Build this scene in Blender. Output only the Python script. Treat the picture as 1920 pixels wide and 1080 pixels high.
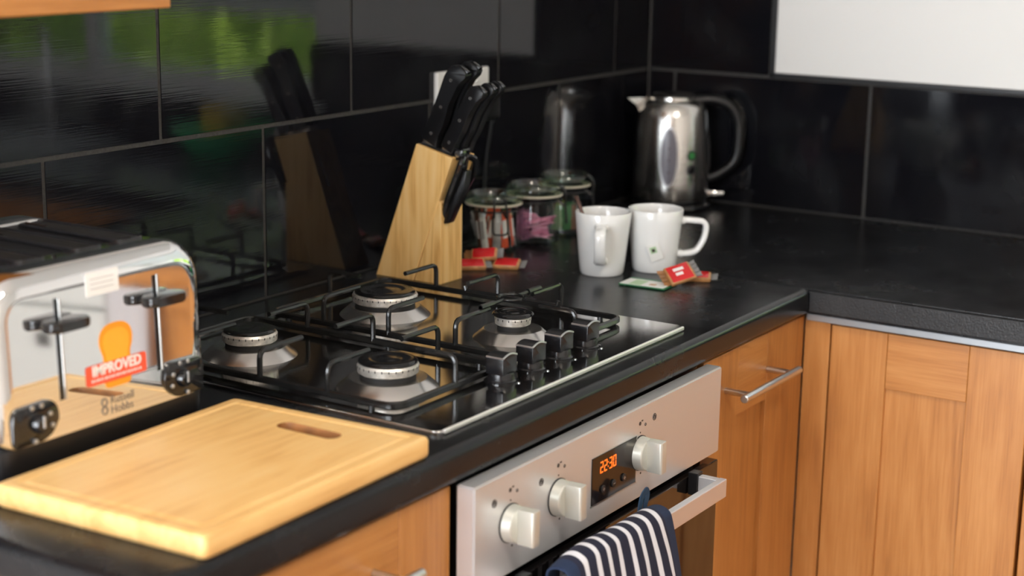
import bpy, bmesh, math, random
from mathutils import Vector, Matrix, Euler
random.seed(7)
C = bpy.context.scene.collection
PI = math.pi
for o in list(bpy.data.objects): bpy.data.objects.remove(o)
ZW = 0.9          # worktop height above the floor; everything below is measured from the worktop's top

# ------------------------------------------------------------------ camera
cd = bpy.data.cameras.new('camera'); cam = bpy.data.objects.new('camera', cd); C.objects.link(cam)
cd.sensor_width = 36; cd.lens = 3131.83/1920*36; cd.clip_start = .05
yaw, pitch, roll = .9989, -.2253, .0151
d_ = Vector((math.sin(yaw)*math.cos(pitch), math.cos(yaw)*math.cos(pitch), math.sin(pitch)))
r_ = Vector((math.cos(yaw), -math.sin(yaw), 0)); u_ = r_.cross(d_)
r2 = math.cos(roll)*r_ + math.sin(roll)*u_; u2 = -math.sin(roll)*r_ + math.cos(roll)*u_
m = Matrix((r2, u2, -d_)).transposed().to_4x4(); m.translation = (-2.9271, -1.5701, .5595+ZW)
cam.matrix_world = m
cd.dof.use_dof = True; cd.dof.focus_distance = 2.15; cd.dof.aperture_fstop = 3.4
sc = bpy.context.scene; sc.camera = cam
# ------------------------------------------------------------------ exposure, world, light
vs = sc.view_settings
vs.view_transform = 'Standard'; vs.look = 'None'; vs.gamma = 1; vs.use_curve_mapping = False; vs.exposure = 0.12
W = bpy.data.worlds.new('world'); sc.world = W; W.use_nodes = True
wn = W.node_tree.nodes; bg = wn['Background']; bg.inputs[0].default_value = (.80, .88, 1, 1); bg.inputs[1].default_value = 3.5
def lamp(kind, name, loc, rot, power, color=(1, 1, 1), size=None, sizey=None, angle=None):
    l = bpy.data.lights.new(name, kind); l.energy = power; l.color = color
    if size:
        l.shape = 'RECTANGLE'; l.size = size; l.size_y = sizey or size
    if angle: l.angle = angle
    o = bpy.data.objects.new(name, l); C.objects.link(o); o.location = loc; o.rotation_euler = rot
    return o
lamp('SUN', 'sunlight', (3, 3, 6), Vector((-.12, .9, 1.0)).to_track_quat('Z', 'Y').to_euler(), 60.0, (1, .95, .85), angle=.01)
lamp('AREA', 'west_window_daylight', (-4.42, -.72, .20+ZW), (0, -PI/2, 0), 88, (.92, .96, 1), 2.05, 1.25)
lamp('AREA', 'ceiling_lamp_light', (-1.9, -1.7, 1.40+ZW), (0, 0, 0), 14, (1, .90, .76), .34, .34)

# ------------------------------------------------------------------ materials
def nt(name):
    m = bpy.data.materials.new(name); m.use_nodes = True
    return m, m.node_tree.nodes, m.node_tree.links, m.node_tree.nodes['Principled BSDF']
def setp(b, **k):
    for kk, v in k.items():
        b.inputs[kk.replace('_', ' ')].default_value = v
def plain(name, col, rough=.5, metal=0, noise=.0, nscale=40, bump=0, bscale=200, emit=None, spec=.5, coat=0, ani=0):
    m, n, l, b = nt(name)
    setp(b, Base_Color=(*col, 1), Roughness=rough, Metallic=metal)
    b.inputs['Specular IOR Level'].default_value = spec
    b.inputs['Coat Weight'].default_value = coat
    b.inputs['Anisotropic'].default_value = ani
    tc = n.new('ShaderNodeTexCoord')
    if noise:
        t = n.new('ShaderNodeTexNoise'); t.inputs['Scale'].default_value = nscale; t.inputs['Detail'].default_value = 5
        l.new(tc.outputs['Object'], t.inputs[0])
        r = n.new('ShaderNodeValToRGB'); r.color_ramp.elements[0].position = .3; r.color_ramp.elements[1].position = .7
        r.color_ramp.elements[0].color = (*[c*(1-noise) for c in col], 1); r.color_ramp.elements[1].color = (*[min(1, c*(1+noise)) for c in col], 1)
        l.new(t.outputs['Fac'], r.inputs[0]); l.new(r.outputs[0], b.inputs['Base Color'])
    if bump:
        t = n.new('ShaderNodeTexNoise'); t.inputs['Scale'].default_value = bscale; t.inputs['Detail'].default_value = 3
        l.new(tc.outputs['Object'], t.inputs[0])
        bp = n.new('ShaderNodeBump'); bp.inputs['Strength'].default_value = bump; bp.inputs['Distance'].default_value = .001
        l.new(t.outputs['Fac'], bp.inputs['Height']); l.new(bp.outputs[0], b.inputs['Normal'])
    if emit:
        b.inputs['Emission Color'].default_value = (*emit[0], 1); b.inputs['Emission Strength'].default_value = emit[1]
    return m
def wood(name, dark, mid, light, axis='z', sc_=1.0, rough=.42, ring=.16, coat=.15, fine=.5):
    m, n, l, b = nt(name)
    tc = n.new('ShaderNodeTexCoord'); oi = n.new('ShaderNodeObjectInfo')
    ad = n.new('ShaderNodeVectorMath'); ad.operation = 'ADD'
    l.new(tc.outputs['Object'], ad.inputs[0])
    ml = n.new('ShaderNodeVectorMath'); ml.operation = 'SCALE'; ml.inputs['Scale'].default_value = 7.3
    cx = n.new('ShaderNodeCombineXYZ')
    for i in range(3): l.new(oi.outputs['Random'], cx.inputs[i])
    l.new(cx.outputs[0], ml.inputs[0]); l.new(ml.outputs[0], ad.inputs[1])
    def mapped(s_al, s_cr):
        mp = n.new('ShaderNodeMapping'); s = [s_cr]*3; s['xyz'.index(axis)] = s_al
        mp.inputs['Scale'].default_value = s; l.new(ad.outputs[0], mp.inputs[0]); return mp
    m1 = mapped(.55*sc_, 8*sc_)
    t1 = n.new('ShaderNodeTexNoise'); t1.inputs['Scale'].default_value = 1.4; t1.inputs['Detail'].default_value = 3; t1.inputs['Distortion'].default_value = .25
    l.new(m1.outputs[0], t1.inputs[0])
    mm = n.new('ShaderNodeMath'); mm.operation = 'MULTIPLY'; mm.inputs[1].default_value = 9; l.new(t1.outputs['Fac'], mm.inputs[0])
    fr = n.new('ShaderNodeMath'); fr.operation = 'PINGPONG'; fr.inputs[1].default_value = .5; l.new(mm.outputs[0], fr.inputs[0])
    m2 = mapped(14*sc_, 420*sc_)
    t2 = n.new('ShaderNodeTexNoise'); t2.inputs['Scale'].default_value = 1; t2.inputs['Detail'].default_value = 4; l.new(m2.outputs[0], t2.inputs[0])
    m3 = mapped(3*sc_, 6*sc_)
    t3 = n.new('ShaderNodeTexNoise'); t3.inputs['Scale'].default_value = 2; t3.inputs['Detail'].default_value = 3; l.new(m3.outputs[0], t3.inputs[0])
    a = n.new('ShaderNodeMath'); a.operation = 'MULTIPLY'; a.inputs[1].default_value = ring*2; l.new(fr.outputs[0], a.inputs[0])
    b1 = n.new('ShaderNodeMath'); b1.operation = 'MULTIPLY'; b1.inputs[1].default_value = fine; l.new(t2.outputs['Fac'], b1.inputs[0])
    c1 = n.new('ShaderNodeMath'); c1.operation = 'MULTIPLY'; c1.inputs[1].default_value = .55; l.new(t3.outputs['Fac'], c1.inputs[0])
    s1 = n.new('ShaderNodeMath'); s1.operation = 'ADD'; l.new(a.outputs[0], s1.inputs[0]); l.new(b1.outputs[0], s1.inputs[1])
    s2 = n.new('ShaderNodeMath'); s2.operation = 'ADD'; l.new(s1.outputs[0], s2.inputs[0]); l.new(c1.outputs[0], s2.inputs[1])
    cen = ring*.5 + fine*.5 + .275
    mr = n.new('ShaderNodeMapRange'); mr.inputs['From Min'].default_value = cen-.32; mr.inputs['From Max'].default_value = cen+.32; l.new(s2.outputs[0], mr.inputs[0])
    r = n.new('ShaderNodeValToRGB'); e = r.color_ramp.elements
    e[0].position = 0; e[0].color = (*dark, 1); e[1].position = 1; e[1].color = (*light, 1); x = e.new(.45); x.color = (*mid, 1)
    l.new(mr.outputs[0], r.inputs[0]); l.new(r.outputs[0], b.inputs['Base Color'])
    setp(b, Roughness=rough); b.inputs['Coat Weight'].default_value = coat; b.inputs['Coat Roughness'].default_value = .3
    bp = n.new('ShaderNodeBump'); bp.inputs['Strength'].default_value = .08; bp.inputs['Distance'].default_value = .001
    l.new(t2.outputs['Fac'], bp.inputs['Height']); l.new(bp.outputs[0], b.inputs['Normal'])
    return m
def glass(name, tint=(.93, .97, .94), ior=1.5, rough=.02):
    m, n, l, b = nt(name); out = n['Material Output']
    tr = n.new('ShaderNodeBsdfTransparent'); tr.inputs[0].default_value = (*tint, 1)
    gl = n.new('ShaderNodeBsdfGlossy'); gl.inputs['Roughness'].default_value = rough
    fz = n.new('ShaderNodeFresnel'); ge = n.new('ShaderNodeNewGeometry')
    mr = n.new('ShaderNodeMapRange'); mr.inputs['To Min'].default_value = ior; mr.inputs['To Max'].default_value = 1/ior   # same reflectance on both sides of the thin sheet
    l.new(ge.outputs['Backfacing'], mr.inputs[0]); l.new(mr.outputs[0], fz.inputs[0])
    mx = n.new('ShaderNodeMixShader'); l.new(fz.outputs[0], mx.inputs[0]); l.new(tr.outputs[0], mx.inputs[1]); l.new(gl.outputs[0], mx.inputs[2])
    l.new(mx.outputs[0], out.inputs[0]); n.remove(b); return m

CH = ((.30, .105, .022), (.47, .19, .045), (.60, .28, .085))
M = {}
M['wood_z'] = wood('cherry_wood_upright', *CH, axis='z')
M['wood_x'] = wood('cherry_wood_along_x', *CH, axis='x')
M['wood_y'] = wood('cherry_wood_along_y', *CH, axis='y')
M['bamboo'] = wood('bamboo_board', (.58, .27, .075), (.84, .51, .19), (.90, .62, .28), axis='x', sc_=1.5, rough=.4, ring=.16, fine=.30)
M['pine_t'] = wood('pine_block', (.58, .29, .075), (.82, .50, .18), (.88, .60, .27), axis='z', sc_=1.6, rough=.4, ring=.35, fine=.2)
M['floor'] = wood('floor_wood', (.24, .13, .075), (.36, .21, .13), (.44, .27, .18), axis='y', rough=.4)
def tile_mat():
    m, n, l, b = nt('black_ridged_tile')
    setp(b, Base_Color=(.006, .006, .008, 1), Roughness=.1); b.inputs['Specular IOR Level'].default_value = .40
    tc = n.new('ShaderNodeTexCoord')
    def nz(s, scale, det=3):
        mp = n.new('ShaderNodeMapping'); mp.inputs['Scale'].default_value = s; l.new(tc.outputs['Object'], mp.inputs[0])
        t = n.new('ShaderNodeTexNoise'); t.inputs['Scale'].default_value = scale; t.inputs['Detail'].default_value = det; l.new(mp.outputs[0], t.inputs[0]); return t
    t = nz((8, 8, 420), 1, 2)
    bp = n.new('ShaderNodeBump'); bp.inputs['Strength'].default_value = .07; bp.inputs['Distance'].default_value = .0006
    l.new(t.outputs['Fac'], bp.inputs['Height']); l.new(bp.outputs[0], b.inputs['Normal'])
    t2 = nz((1, 1, 1), 9, 6)      # dried smears
    t3 = nz((2, 2, 1.4), 6, 6)
    mu = n.new('ShaderNodeMath'); mu.operation = 'MULTIPLY'; l.new(t2.outputs['Fac'], mu.inputs[0]); l.new(t3.outputs['Fac'], mu.inputs[1])
    r = n.new('ShaderNodeValToRGB'); e = r.color_ramp.elements; e[0].position = .26; e[0].color = (.006, .006, .008, 1); e[1].position = .46; e[1].color = (.011, .012, .014, 1)
    l.new(mu.outputs[0], r.inputs[0]); l.new(r.outputs[0], b.inputs['Base Color'])
    r2 = n.new('ShaderNodeMapRange'); r2.inputs['From Min'].default_value = .2; r2.inputs['From Max'].default_value = .45; r2.inputs['To Min'].default_value = .035; r2.inputs['To Max'].default_value = .10
    l.new(mu.outputs[0], r2.inputs[0]); l.new(r2.outputs[0], b.inputs['Roughness'])
    return m
M['tile'] = tile_mat()
M['grout'] = plain('dark_grout', (.040, .038, .036), .8, noise=.3, nscale=300)
M['grout_trim'] = plain('black_trim', (.012, .012, .013), .35)
def laminate(name, c0, c1, rough, sc_, bump):
    m, n, l, b = nt(name)
    b.inputs['Specular IOR Level'].default_value = .32
    tc = n.new('ShaderNodeTexCoord')
    t = n.new('ShaderNodeTexNoise'); t.inputs['Scale'].default_value = 5; t.inputs['Detail'].default_value = 8; t.inputs['Roughness'].default_value = .65
    l.new(tc.outputs['Object'], t.inputs[0])
    r = n.new('ShaderNodeValToRGB'); e = r.color_ramp.elements; e[0].position = .35; e[0].color = (*c0, 1); e[1].position = .7; e[1].color = (*c1, 1)
    l.new(t.outputs['Fac'], r.inputs[0]); l.new(r.outputs[0], b.inputs['Base Color'])
    mr = n.new('ShaderNodeMapRange'); mr.inputs['From Min'].default_value = .3; mr.inputs['From Max'].default_value = .7
    mr.inputs['To Min'].default_value = rough-.06; mr.inputs['To Max'].default_value = rough+.10; l.new(t.outputs['Fac'], mr.inputs[0]); l.new(mr.outputs[0], b.inputs['Roughness'])
    t2 = n.new('ShaderNodeTexNoise'); t2.inputs['Scale'].default_value = sc_; t2.inputs['Detail'].default_value = 2; l.new(tc.outputs['Object'], t2.inputs[0])
    bp = n.new('ShaderNodeBump'); bp.inputs['Strength'].default_value = bump; bp.inputs['Distance'].default_value = .0008
    l.new(t2.outputs['Fac'], bp.inputs['Height']); l.new(bp.outputs[0], b.inputs['Normal'])
    return m
M['worktop'] = laminate('black_laminate', (.006, .006, .007), (.013, .014, .016), .22, 500, .16)
M['edge'] = laminate('textured_black_edge', (.014, .014, .015), (.034, .034, .035), .42, 330, .7)
M['plaster'] = plain('white_plaster', (.80, .79, .77), .7, bump=.1, bscale=60)
M['wall'] = plain('cream_wall', (.74, .72, .68), .7, bump=.1, bscale=60)
M['ceil'] = plain('ceiling_white', (.82, .82, .80), .8, bump=.1, bscale=80)
M['upvc'] = plain('white_frame', (.80, .80, .80), .3)
M['chrome'] = plain('chrome', (.86, .86, .86), .045, 1)
M['hobsteel'] = plain('polished_hob_steel', (.50, .49, .48), .10, 1, ani=.3)
M['steel'] = plain('brushed_steel', (.60, .58, .56), .24, 1)
M['satin'] = plain('satin_steel', (.66, .65, .63), .28, 1)
def brushed(name, col, axis, r0, bumps=.06, rr=.08):
    m, n, l, b = nt(name); setp(b, Base_Color=(*col, 1), Metallic=1, Roughness=r0)
    tc = n.new('ShaderNodeTexCoord'); mp = n.new('ShaderNodeMapping'); s = [700]*3
    for a in axis: s['xyz'.index(a)] = 6
    mp.inputs['Scale'].default_value = s; l.new(tc.outputs['Object'], mp.inputs[0])
    t = n.new('ShaderNodeTexNoise'); t.inputs['Scale'].default_value = 1; l.new(mp.outputs[0], t.inputs[0])
    bp = n.new('ShaderNodeBump'); bp.inputs['Strength'].default_value = bumps; bp.inputs['Distance'].default_value = .0005
    l.new(t.outputs['Fac'], bp.inputs['Height']); l.new(bp.outputs[0], b.inputs['Normal'])
    t2 = n.new('ShaderNodeTexNoise'); t2.inputs['Scale'].default_value = 12; t2.inputs['Detail'].default_value = 5; l.new(tc.outputs['Object'], t2.inputs[0])
    mr = n.new('ShaderNodeMapRange'); mr.inputs['To Min'].default_value = r0-rr/2; mr.inputs['To Max'].default_value = r0+rr; l.new(t2.outputs['Fac'], mr.inputs[0]); l.new(mr.outputs[0], b.inputs['Roughness'])
    return m
M['fascia'] = brushed('fascia_steel', (.66, .66, .67), 'x', .36)
M['fascia'].node_tree.nodes['Principled BSDF'].inputs['Metallic'].default_value = .62
M['kettle'] = brushed('kettle_steel', (.64, .62, .59), 'xy', .17, .30)
M['blackgloss'] = plain('gloss_black', (.008, .008, .009), .12, coat=.3)
M['blacksatin'] = plain('satin_black_plastic', (.006, .006, .007), .34)
M['toastertop'] = plain('toaster_black', (.018, .018, .020), .3)
M['iron'] = plain('black_enamel', (.010, .010, .010), .22, noise=.3, nscale=90)
M['alu'] = plain('worn_aluminium', (.66, .63, .58), .42, .75, noise=.22, nscale=160, bump=.25, bscale=300)
M['cap'] = plain('burner_cap_enamel', (.006, .006, .007), .17)
M['matt_black'] = plain('matt_black', (.008, .007, .007), .7)  # plain near-black for the burner necks and flame ports
M['knobblack'] = plain('hob_knob_black', (.010, .010, .012), .26)
M['silver'] = plain('silver_plastic', (.50, .50, .50), .28, .8)
M['ivory'] = plain('champagne_knob', (.60, .59, .53), .36, .5)
M['ceramic'] = plain('white_ceramic', (.80, .80, .79), .10, coat=.4)
M['tea'] = plain('tea_liquid', (.25, .09, .03), .1)
M['glass'] = glass('clear_jar_glass', (.96, .985, .97))
M['glassrim'] = glass('green_edge_glass', (.86, .93, .87), 1.7, .06)
M['pane'] = glass('window_glass', (.95, .97, .96), 1.45)
M['rubber'] = plain('cream_rubber', (.62, .55, .44), .6)
M['wire'] = plain('dark_wire', (.05, .05, .05), .3, .8)
M['socket'] = plain('white_socket', (.72, .71, .68), .3)
M['rivet'] = plain('rivet_metal', (.75, .75, .75), .25, 1)
M['red'] = plain('red_wrapper', (.62, .012, .015), .25, coat=.4)
M['redw'] = plain('wrapper_white_print', (.85, .80, .78), .4)
M['biscuit'] = plain('biscuit_wrapper', (.50, .24, .09), .3, noise=.3, nscale=90)
M['clearwrap'] = plain('clear_wrapper_end', (.42, .42, .42), .2, .3)
M['greenprint'] = plain('green_print', (.02, .17, .06), .5)
M['whitepaper'] = plain('white_paper', (.78, .78, .75), .6)
M['palegreen'] = plain('pale_green_print', (.42, .58, .36), .6)
M['pink'] = plain('pink_sachet_paper', (.92, .48, .64), .55, noise=.08, nscale=80)
M['mauve'] = plain('mauve_sachet_paper', (.62, .26, .46), .55)
M['orangered'] = plain('orange_red_sachet', (.70, .10, .04), .4)
M['grey'] = plain('grey_sachet', (.50, .49, .49), .35, .3)
M['brown'] = plain('brown_sachet', (.14, .06, .035), .4)
M['darkgreen'] = plain('dark_green_sachet', (.05, .16, .06), .5)
M['yellowgreen'] = plain('yellow_green_sachet', (.45, .55, .12), .5)
M['sticker_w'] = plain('white_sticker', (.88, .87, .86), .5)
M['sticker_o'] = plain('orange_sticker', (.90, .33, .015), .45)
M['sticker_o2'] = plain('light_orange_sticker', (.93, .42, .03), .45)
M['sticker_r'] = plain('red_sticker', (.84, .10, .045), .45)
M['print'] = plain('white_print', (.85, .82, .78), .5)
M['darkprint'] = plain('dark_print', (.05, .04, .035), .5)
M['greyprint'] = plain('etched_print', (.17, .13, .10), .5)
M['display'] = plain('display_glass', (.010, .006, .005), .12)
M['digit'] = plain('lit_digits', (.9, .2, .02), .5, emit=((1, .13, .01), 1.2))
M['ovenglass'] = plain('oven_door_glass', (.006, .005, .005), .05, coat=.5)
M['greytrim'] = plain('grey_metal_trim', (.34, .36, .38), .38, .7)
M['gap'] = plain('dark_gap', (.006, .006, .006), .8)
M['teal'] = plain('teal_hem', (.010, .050, .080), .85, bump=.5, bscale=700)
M['navyloop'] = plain('navy_loop', (.012, .040, .085), .85)
M['appl'] = plain('cream_enamel', (.52, .53, .51), .25)
M['sponge'] = plain('yellow_sponge', (.75, .50, .05), .9, bump=.5, bscale=200)
M['greenplastic'] = plain('green_plastic', (.05, .72, .26), .35)
M['leaf'] = plain('hedge_leaf', (.26, .38, .05), .5, noise=.45, nscale=9)
M['grassm'] = plain('lawn_grass', (.12, .22, .04), .8, noise=.4, nscale=30)
def blind_mat():
    m, n, l, b = nt('translucent_blind'); setp(b, Base_Color=(.75, .75, .78, 1), Roughness=.9)
    tl = n.new('ShaderNodeBsdfTranslucent'); tl.inputs[0].default_value = (.75, .75, .78, 1)
    mx = n.new('ShaderNodeMixShader'); mx.inputs[0].default_value = .5
    l.new(b.outputs[0], mx.inputs[1]); l.new(tl.outputs[0], mx.inputs[2]); l.new(mx.outputs[0], n['Material Output'].inputs[0]); return m
M['blind'] = blind_mat()
M['cloth'] = plain('white_cotton', (.78, .78, .80), .9, bump=.3, bscale=500)
def towel_mat():
    m, n, l, b = nt('striped_towel'); setp(b, Roughness=.95)
    uv = n.new('ShaderNodeUVMap'); uv.uv_map = 'UVMap'
    sp = n.new('ShaderNodeSeparateXYZ'); l.new(uv.outputs[0], sp.inputs[0])
    tz = n.new('ShaderNodeTexNoise'); tz.inputs['Scale'].default_value = 5; tz.inputs['Detail'].default_value = 2; l.new(uv.outputs[0], tz.inputs[0])
    mz = n.new('ShaderNodeMath'); mz.operation = 'MULTIPLY_ADD'; mz.inputs[1].default_value = .045; l.new(tz.outputs['Fac'], mz.inputs[0]); l.new(sp.outputs[0], mz.inputs[2])
    mu = n.new('ShaderNodeMath'); mu.operation = 'MULTIPLY'; mu.inputs[1].default_value = 9.6; l.new(mz.outputs[0], mu.inputs[0])
    fr = n.new('ShaderNodeMath'); fr.operation = 'PINGPONG'; fr.inputs[1].default_value = .5; l.new(mu.outputs[0], fr.inputs[0])
    r = n.new('ShaderNodeValToRGB'); e = r.color_ramp.elements; e[0].position = .30; e[0].color = (.012, .013, .034, 1); e[1].position = .345; e[1].color = (.74, .73, .78, 1)
    l.new(fr.outputs[0], r.inputs[0])
    # solid hems at the two ends
    r2 = n.new('ShaderNodeValToRGB'); r2.color_ramp.interpolation = 'CONSTANT'; e = r2.color_ramp.elements
    e[0].position = 0; e[0].color = (0, 0, 0, 1); e[1].position = .075; e[1].color = (1, 1, 1, 1); x = e.new(.905); x.color = (0, 0, 0, 1)
    l.new(sp.outputs[0], r2.inputs[0])
    mx = n.new('ShaderNodeMixRGB'); mx.inputs[1].default_value = (.012, .024, .062, 1); l.new(r2.outputs[0], mx.inputs[0]); l.new(r.outputs[0], mx.inputs[2])
    l.new(mx.outputs[0], b.inputs['Base Color'])
    tc = n.new('ShaderNodeTexCoord'); t = n.new('ShaderNodeTexNoise'); t.inputs['Scale'].default_value = 900; l.new(tc.outputs['Object'], t.inputs[0])
    bp = n.new('ShaderNodeBump'); bp.inputs['Strength'].default_value = .5; bp.inputs['Distance'].default_value = .001; l.new(t.outputs['Fac'], bp.inputs['Height']); l.new(bp.outputs[0], b.inputs['Normal'])
    return m
M['towel'] = towel_mat()

# ------------------------------------------------------------------ mesh helpers
WL = {}
def wl(o): return WL.get(o.name, Vector((0, 0, 0)))
def part(name, bm, mat, parent=None, smooth=False, loc=None, angle=35):
    """bm in scene coordinates; the object's origin is its parent's origin (or loc)."""
    me = bpy.data.meshes.new(name)
    L = Vector(loc) if loc is not None else (wl(parent) if parent else Vector((0, 0, 0)))
    bmesh.ops.translate(bm, verts=bm.verts, vec=-L)
    bmesh.ops.recalc_face_normals(bm, faces=bm.faces)
    bm.to_mesh(me); bm.free()
    if mat:
        for mm_ in (mat if isinstance(mat, (list, tuple)) else [mat]): me.materials.append(mm_)
    if smooth:
        for p in me.polygons: p.use_smooth = True
        me.set_sharp_from_angle(angle=math.radians(angle))
    o = bpy.data.objects.new(name, me); C.objects.link(o)
    if parent:
        o.parent = parent; o.location = L - wl(parent)
    else: o.location = L
    WL[o.name] = L.copy()
    return o
def thing(name, label, cat, loc, group=None):
    o = bpy.data.objects.new(name, None); C.objects.link(o); o.location = loc; o.empty_display_size = .05
    WL[o.name] = Vector(loc); tag(o, label, cat, group); return o
def tag(o, label, cat, group=None):
    o['label'] = label; o['category'] = cat
    if group: o['group'] = group
    return o
def struct(name, bm, mat, parent=None, **k):
    o = part(name, bm, mat, parent, **k)
    if not parent: o['kind'] = 'structure'
    return o
def box(x0, x1, y0, y1, z0, z1, bev=0, seg=2, bm=None):
    b = bmesh.new()
    bmesh.ops.create_cube(b, size=1)
    for v in b.verts: v.co = Vector((x0 + (v.co.x+.5)*(x1-x0), y0 + (v.co.y+.5)*(y1-y0), z0 + (v.co.z+.5)*(z1-z0)))
    if bev: bmesh.ops.bevel(b, geom=b.edges[:], offset=bev, segments=seg, affect='EDGES', profile=.5)
    if bm is None: return b
    return join(bm, b)
def join(bm, b):
    me = bpy.data.meshes.new('tmp'); b.to_mesh(me); b.free(); bm.from_mesh(me); bpy.data.meshes.remove(me); return bm
def xf(bm, mat): bmesh.ops.transform(bm, matrix=mat, verts=bm.verts); return bm
def lathe(prof, cx=0, cy=0, n=48, cap=True, bm=None):
    b = bmesh.new(); rings = []
    for r, z in prof:
        if r < 1e-6: rings.append([b.verts.new((cx, cy, z))])
        else: rings.append([b.verts.new((cx+r*math.cos(2*PI*i/n), cy+r*math.sin(2*PI*i/n), z)) for i in range(n)])
    for a, c in zip(rings[:-1], rings[1:]):
        for i in range(n):
            j = (i+1) % n
            if len(a) == 1 and len(c) == 1: continue
            if len(a) == 1: b.faces.new((a[0], c[i], c[j]))
            elif len(c) == 1: b.faces.new((a[i], a[j], c[0]))
            else: b.faces.new((a[i], a[j], c[j], c[i]))
    if cap:
        for rg in (rings[0], rings[-1]):
            if len(rg) > 1: b.faces.new(rg)
    if bm is None: return b
    return join(bm, b)
def cyl(p0, p1, r, n=16, r1=None, bm=None, bev=0):
    p0, p1 = Vector(p0), Vector(p1); d = p1-p0; L = d.length; r1 = r if r1 is None else r1
    b = lathe([(r, 0), (r1, L)] if not bev else [(r-bev, 0), (r, bev), (r1, L-bev), (r1-bev, L)], n=n)
    xf(b, Matrix.Translation(p0) @ d.to_track_quat('Z', 'Y').to_matrix().to_4x4())
    if bm is None: return b
    return join(bm, b)
def rounded(pts, r, closed=False, seg=4):
    """round the corners of a polyline"""
    pts = [Vector(p) for p in pts]; out = []; n = len(pts)
    for i, p in enumerate(pts):
        if not closed and i in (0, n-1): out.append(p); continue
        a = pts[i-1]; c = pts[(i+1) % n]
        da = (a-p); dc = (c-p); rr = min(r, da.length*.49, dc.length*.49)
        A = p+da.normalized()*rr; B = p+dc.normalized()*rr
        for k in range(seg+1):
            t = k/seg; out.append((1-t)**2*A + 2*t*(1-t)*p + t*t*B)
    return out
def tube(pts, r, n=8, closed=False, bm=None, sq=None, up=None):
    """sweep a circle (or a rectangle sq=(w,t)) along a polyline"""
    pts = [Vector(p) for p in pts]; b = bmesh.new(); N = len(pts); rings = []
    prev = None
    for i, p in enumerate(pts):
        if closed: t = (pts[(i+1) % N]-pts[i-1])
        else: t = pts[min(i+1, N-1)]-pts[max(i-1, 0)]
        t.normalize()
        if up is not None: u = Vector(up)
        elif prev is not None: u = prev
        else: u = Vector((0, 0, 1)) if abs(t.z) < .9 else Vector((1, 0, 0))
        s = t.cross(u)
        if s.length < 1e-4: s = t.cross(Vector((1, .01, 0)))
        s.normalize(); u = s.cross(t); u.normalize(); prev = u
        rr = r[i] if isinstance(r, (list, tuple)) else r
        if sq:
            w, h = sq; k = min(w, h)*.28
            offs = [(w/2-k, h/2), (-w/2+k, h/2), (-w/2, h/2-k), (-w/2, -h/2+k), (-w/2+k, -h/2), (w/2-k, -h/2), (w/2, -h/2+k), (w/2, h/2-k)]
            sc2 = rr if rr else 1
            ring = [b.verts.new(p+s*a*sc2+u*c*sc2) for a, c in offs]
        else: ring = [b.verts.new(p+(s*math.cos(2*PI*k/n)+u*math.sin(2*PI*k/n))*rr) for k in range(n)]
        rings.append(ring)
    m_ = len(rings[0])
    for i in range(N if closed else N-1):
        a, c = rings[i], rings[(i+1) % N]
        for k in range(m_): b.faces.new((a[k], a[(k+1) % m_], c[(k+1) % m_], c[k]))
    if not closed: b.faces.new(rings[0]); b.faces.new(rings[-1])
    if bm is None: return b
    return join(bm, b)
def prism(poly, axis, a0, a1, bev=0, seg=2):
    """extrude a 2D polygon; axis = the direction of extrusion; poly in the other two axes in order"""
    b = bmesh.new(); o = [i for i in range(3) if i != 'xyz'.index(axis)]
    def mk(a):
        r = []
        for p in poly:
            c = [0, 0, 0]; c[o[0]], c[o[1]] = p; c['xyz'.index(axis)] = a; r.append(b.verts.new(c))
        return r
    A, B = mk(a0), mk(a1); n = len(poly)
    b.faces.new(A); b.faces.new(B)
    for i in range(n): b.faces.new((A[i], A[(i+1) % n], B[(i+1) % n], B[i]))
    if bev: bmesh.ops.bevel(b, geom=b.edges[:], offset=bev, segments=seg, affect='EDGES', profile=.5)
    return b
def rrect(x0, x1, z0, z1, r, seg=6):
    if not isinstance(r, (list, tuple)): r = [r]*4   # bl, br, tr, tl
    out = []
    for (cx, cz, a, rr) in ((x0+r[0], z0+r[0], PI, r[0]), (x1-r[1], z0+r[1], 1.5*PI, r[1]), (x1-r[2], z1-r[2], 0, r[2]), (x0+r[3], z1-r[3], .5*PI, r[3])):
        for k in range(seg+1):
            t = a+k/seg*PI/2; out.append((cx+rr*math.cos(t), cz+rr*math.sin(t)))
    return out
def text(name, s, size, loc, mat, parent, depth=.0004, rot=(PI/2, 0, 0), bold=0, align='LEFT', sx=1, spacing=1):
    cu = bpy.data.curves.new(name, 'FONT'); cu.body = s; cu.size = size; cu.extrude = depth; cu.offset = bold; cu.align_x = align; cu.resolution_u = 3; cu.space_line = spacing
    t = bpy.data.objects.new('tmp_text', cu); C.objects.link(t); bpy.context.view_layer.update()
    me = bpy.data.meshes.new_from_object(t.evaluated_get(bpy.context.evaluated_depsgraph_get()))
    bpy.data.objects.remove(t); bpy.data.curves.remove(cu)
    bm = bmesh.new(); bm.from_mesh(me); bpy.data.meshes.remove(me)
    xf(bm, Matrix.Translation(loc) @ Euler(rot).to_matrix().to_4x4() @ Matrix.Diagonal((sx, 1, 1, 1)))
    return part(name, bm, mat, parent)

# ------------------------------------------------------------------ the room
X0, Y0, ZF, ZC = -4.4, -3.1, -ZW, 1.5
struct('floor', box(X0, 0, Y0, 0, ZF-.1, ZF), M['floor'])
struct('ceiling', box(X0-.1, .1, Y0-.1, .1, ZC, ZC+.1), M['ceil'])
wb = struct('wall_back', box(X0-.1, .1, .012, .12, ZF, ZC), M['plaster'])
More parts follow.
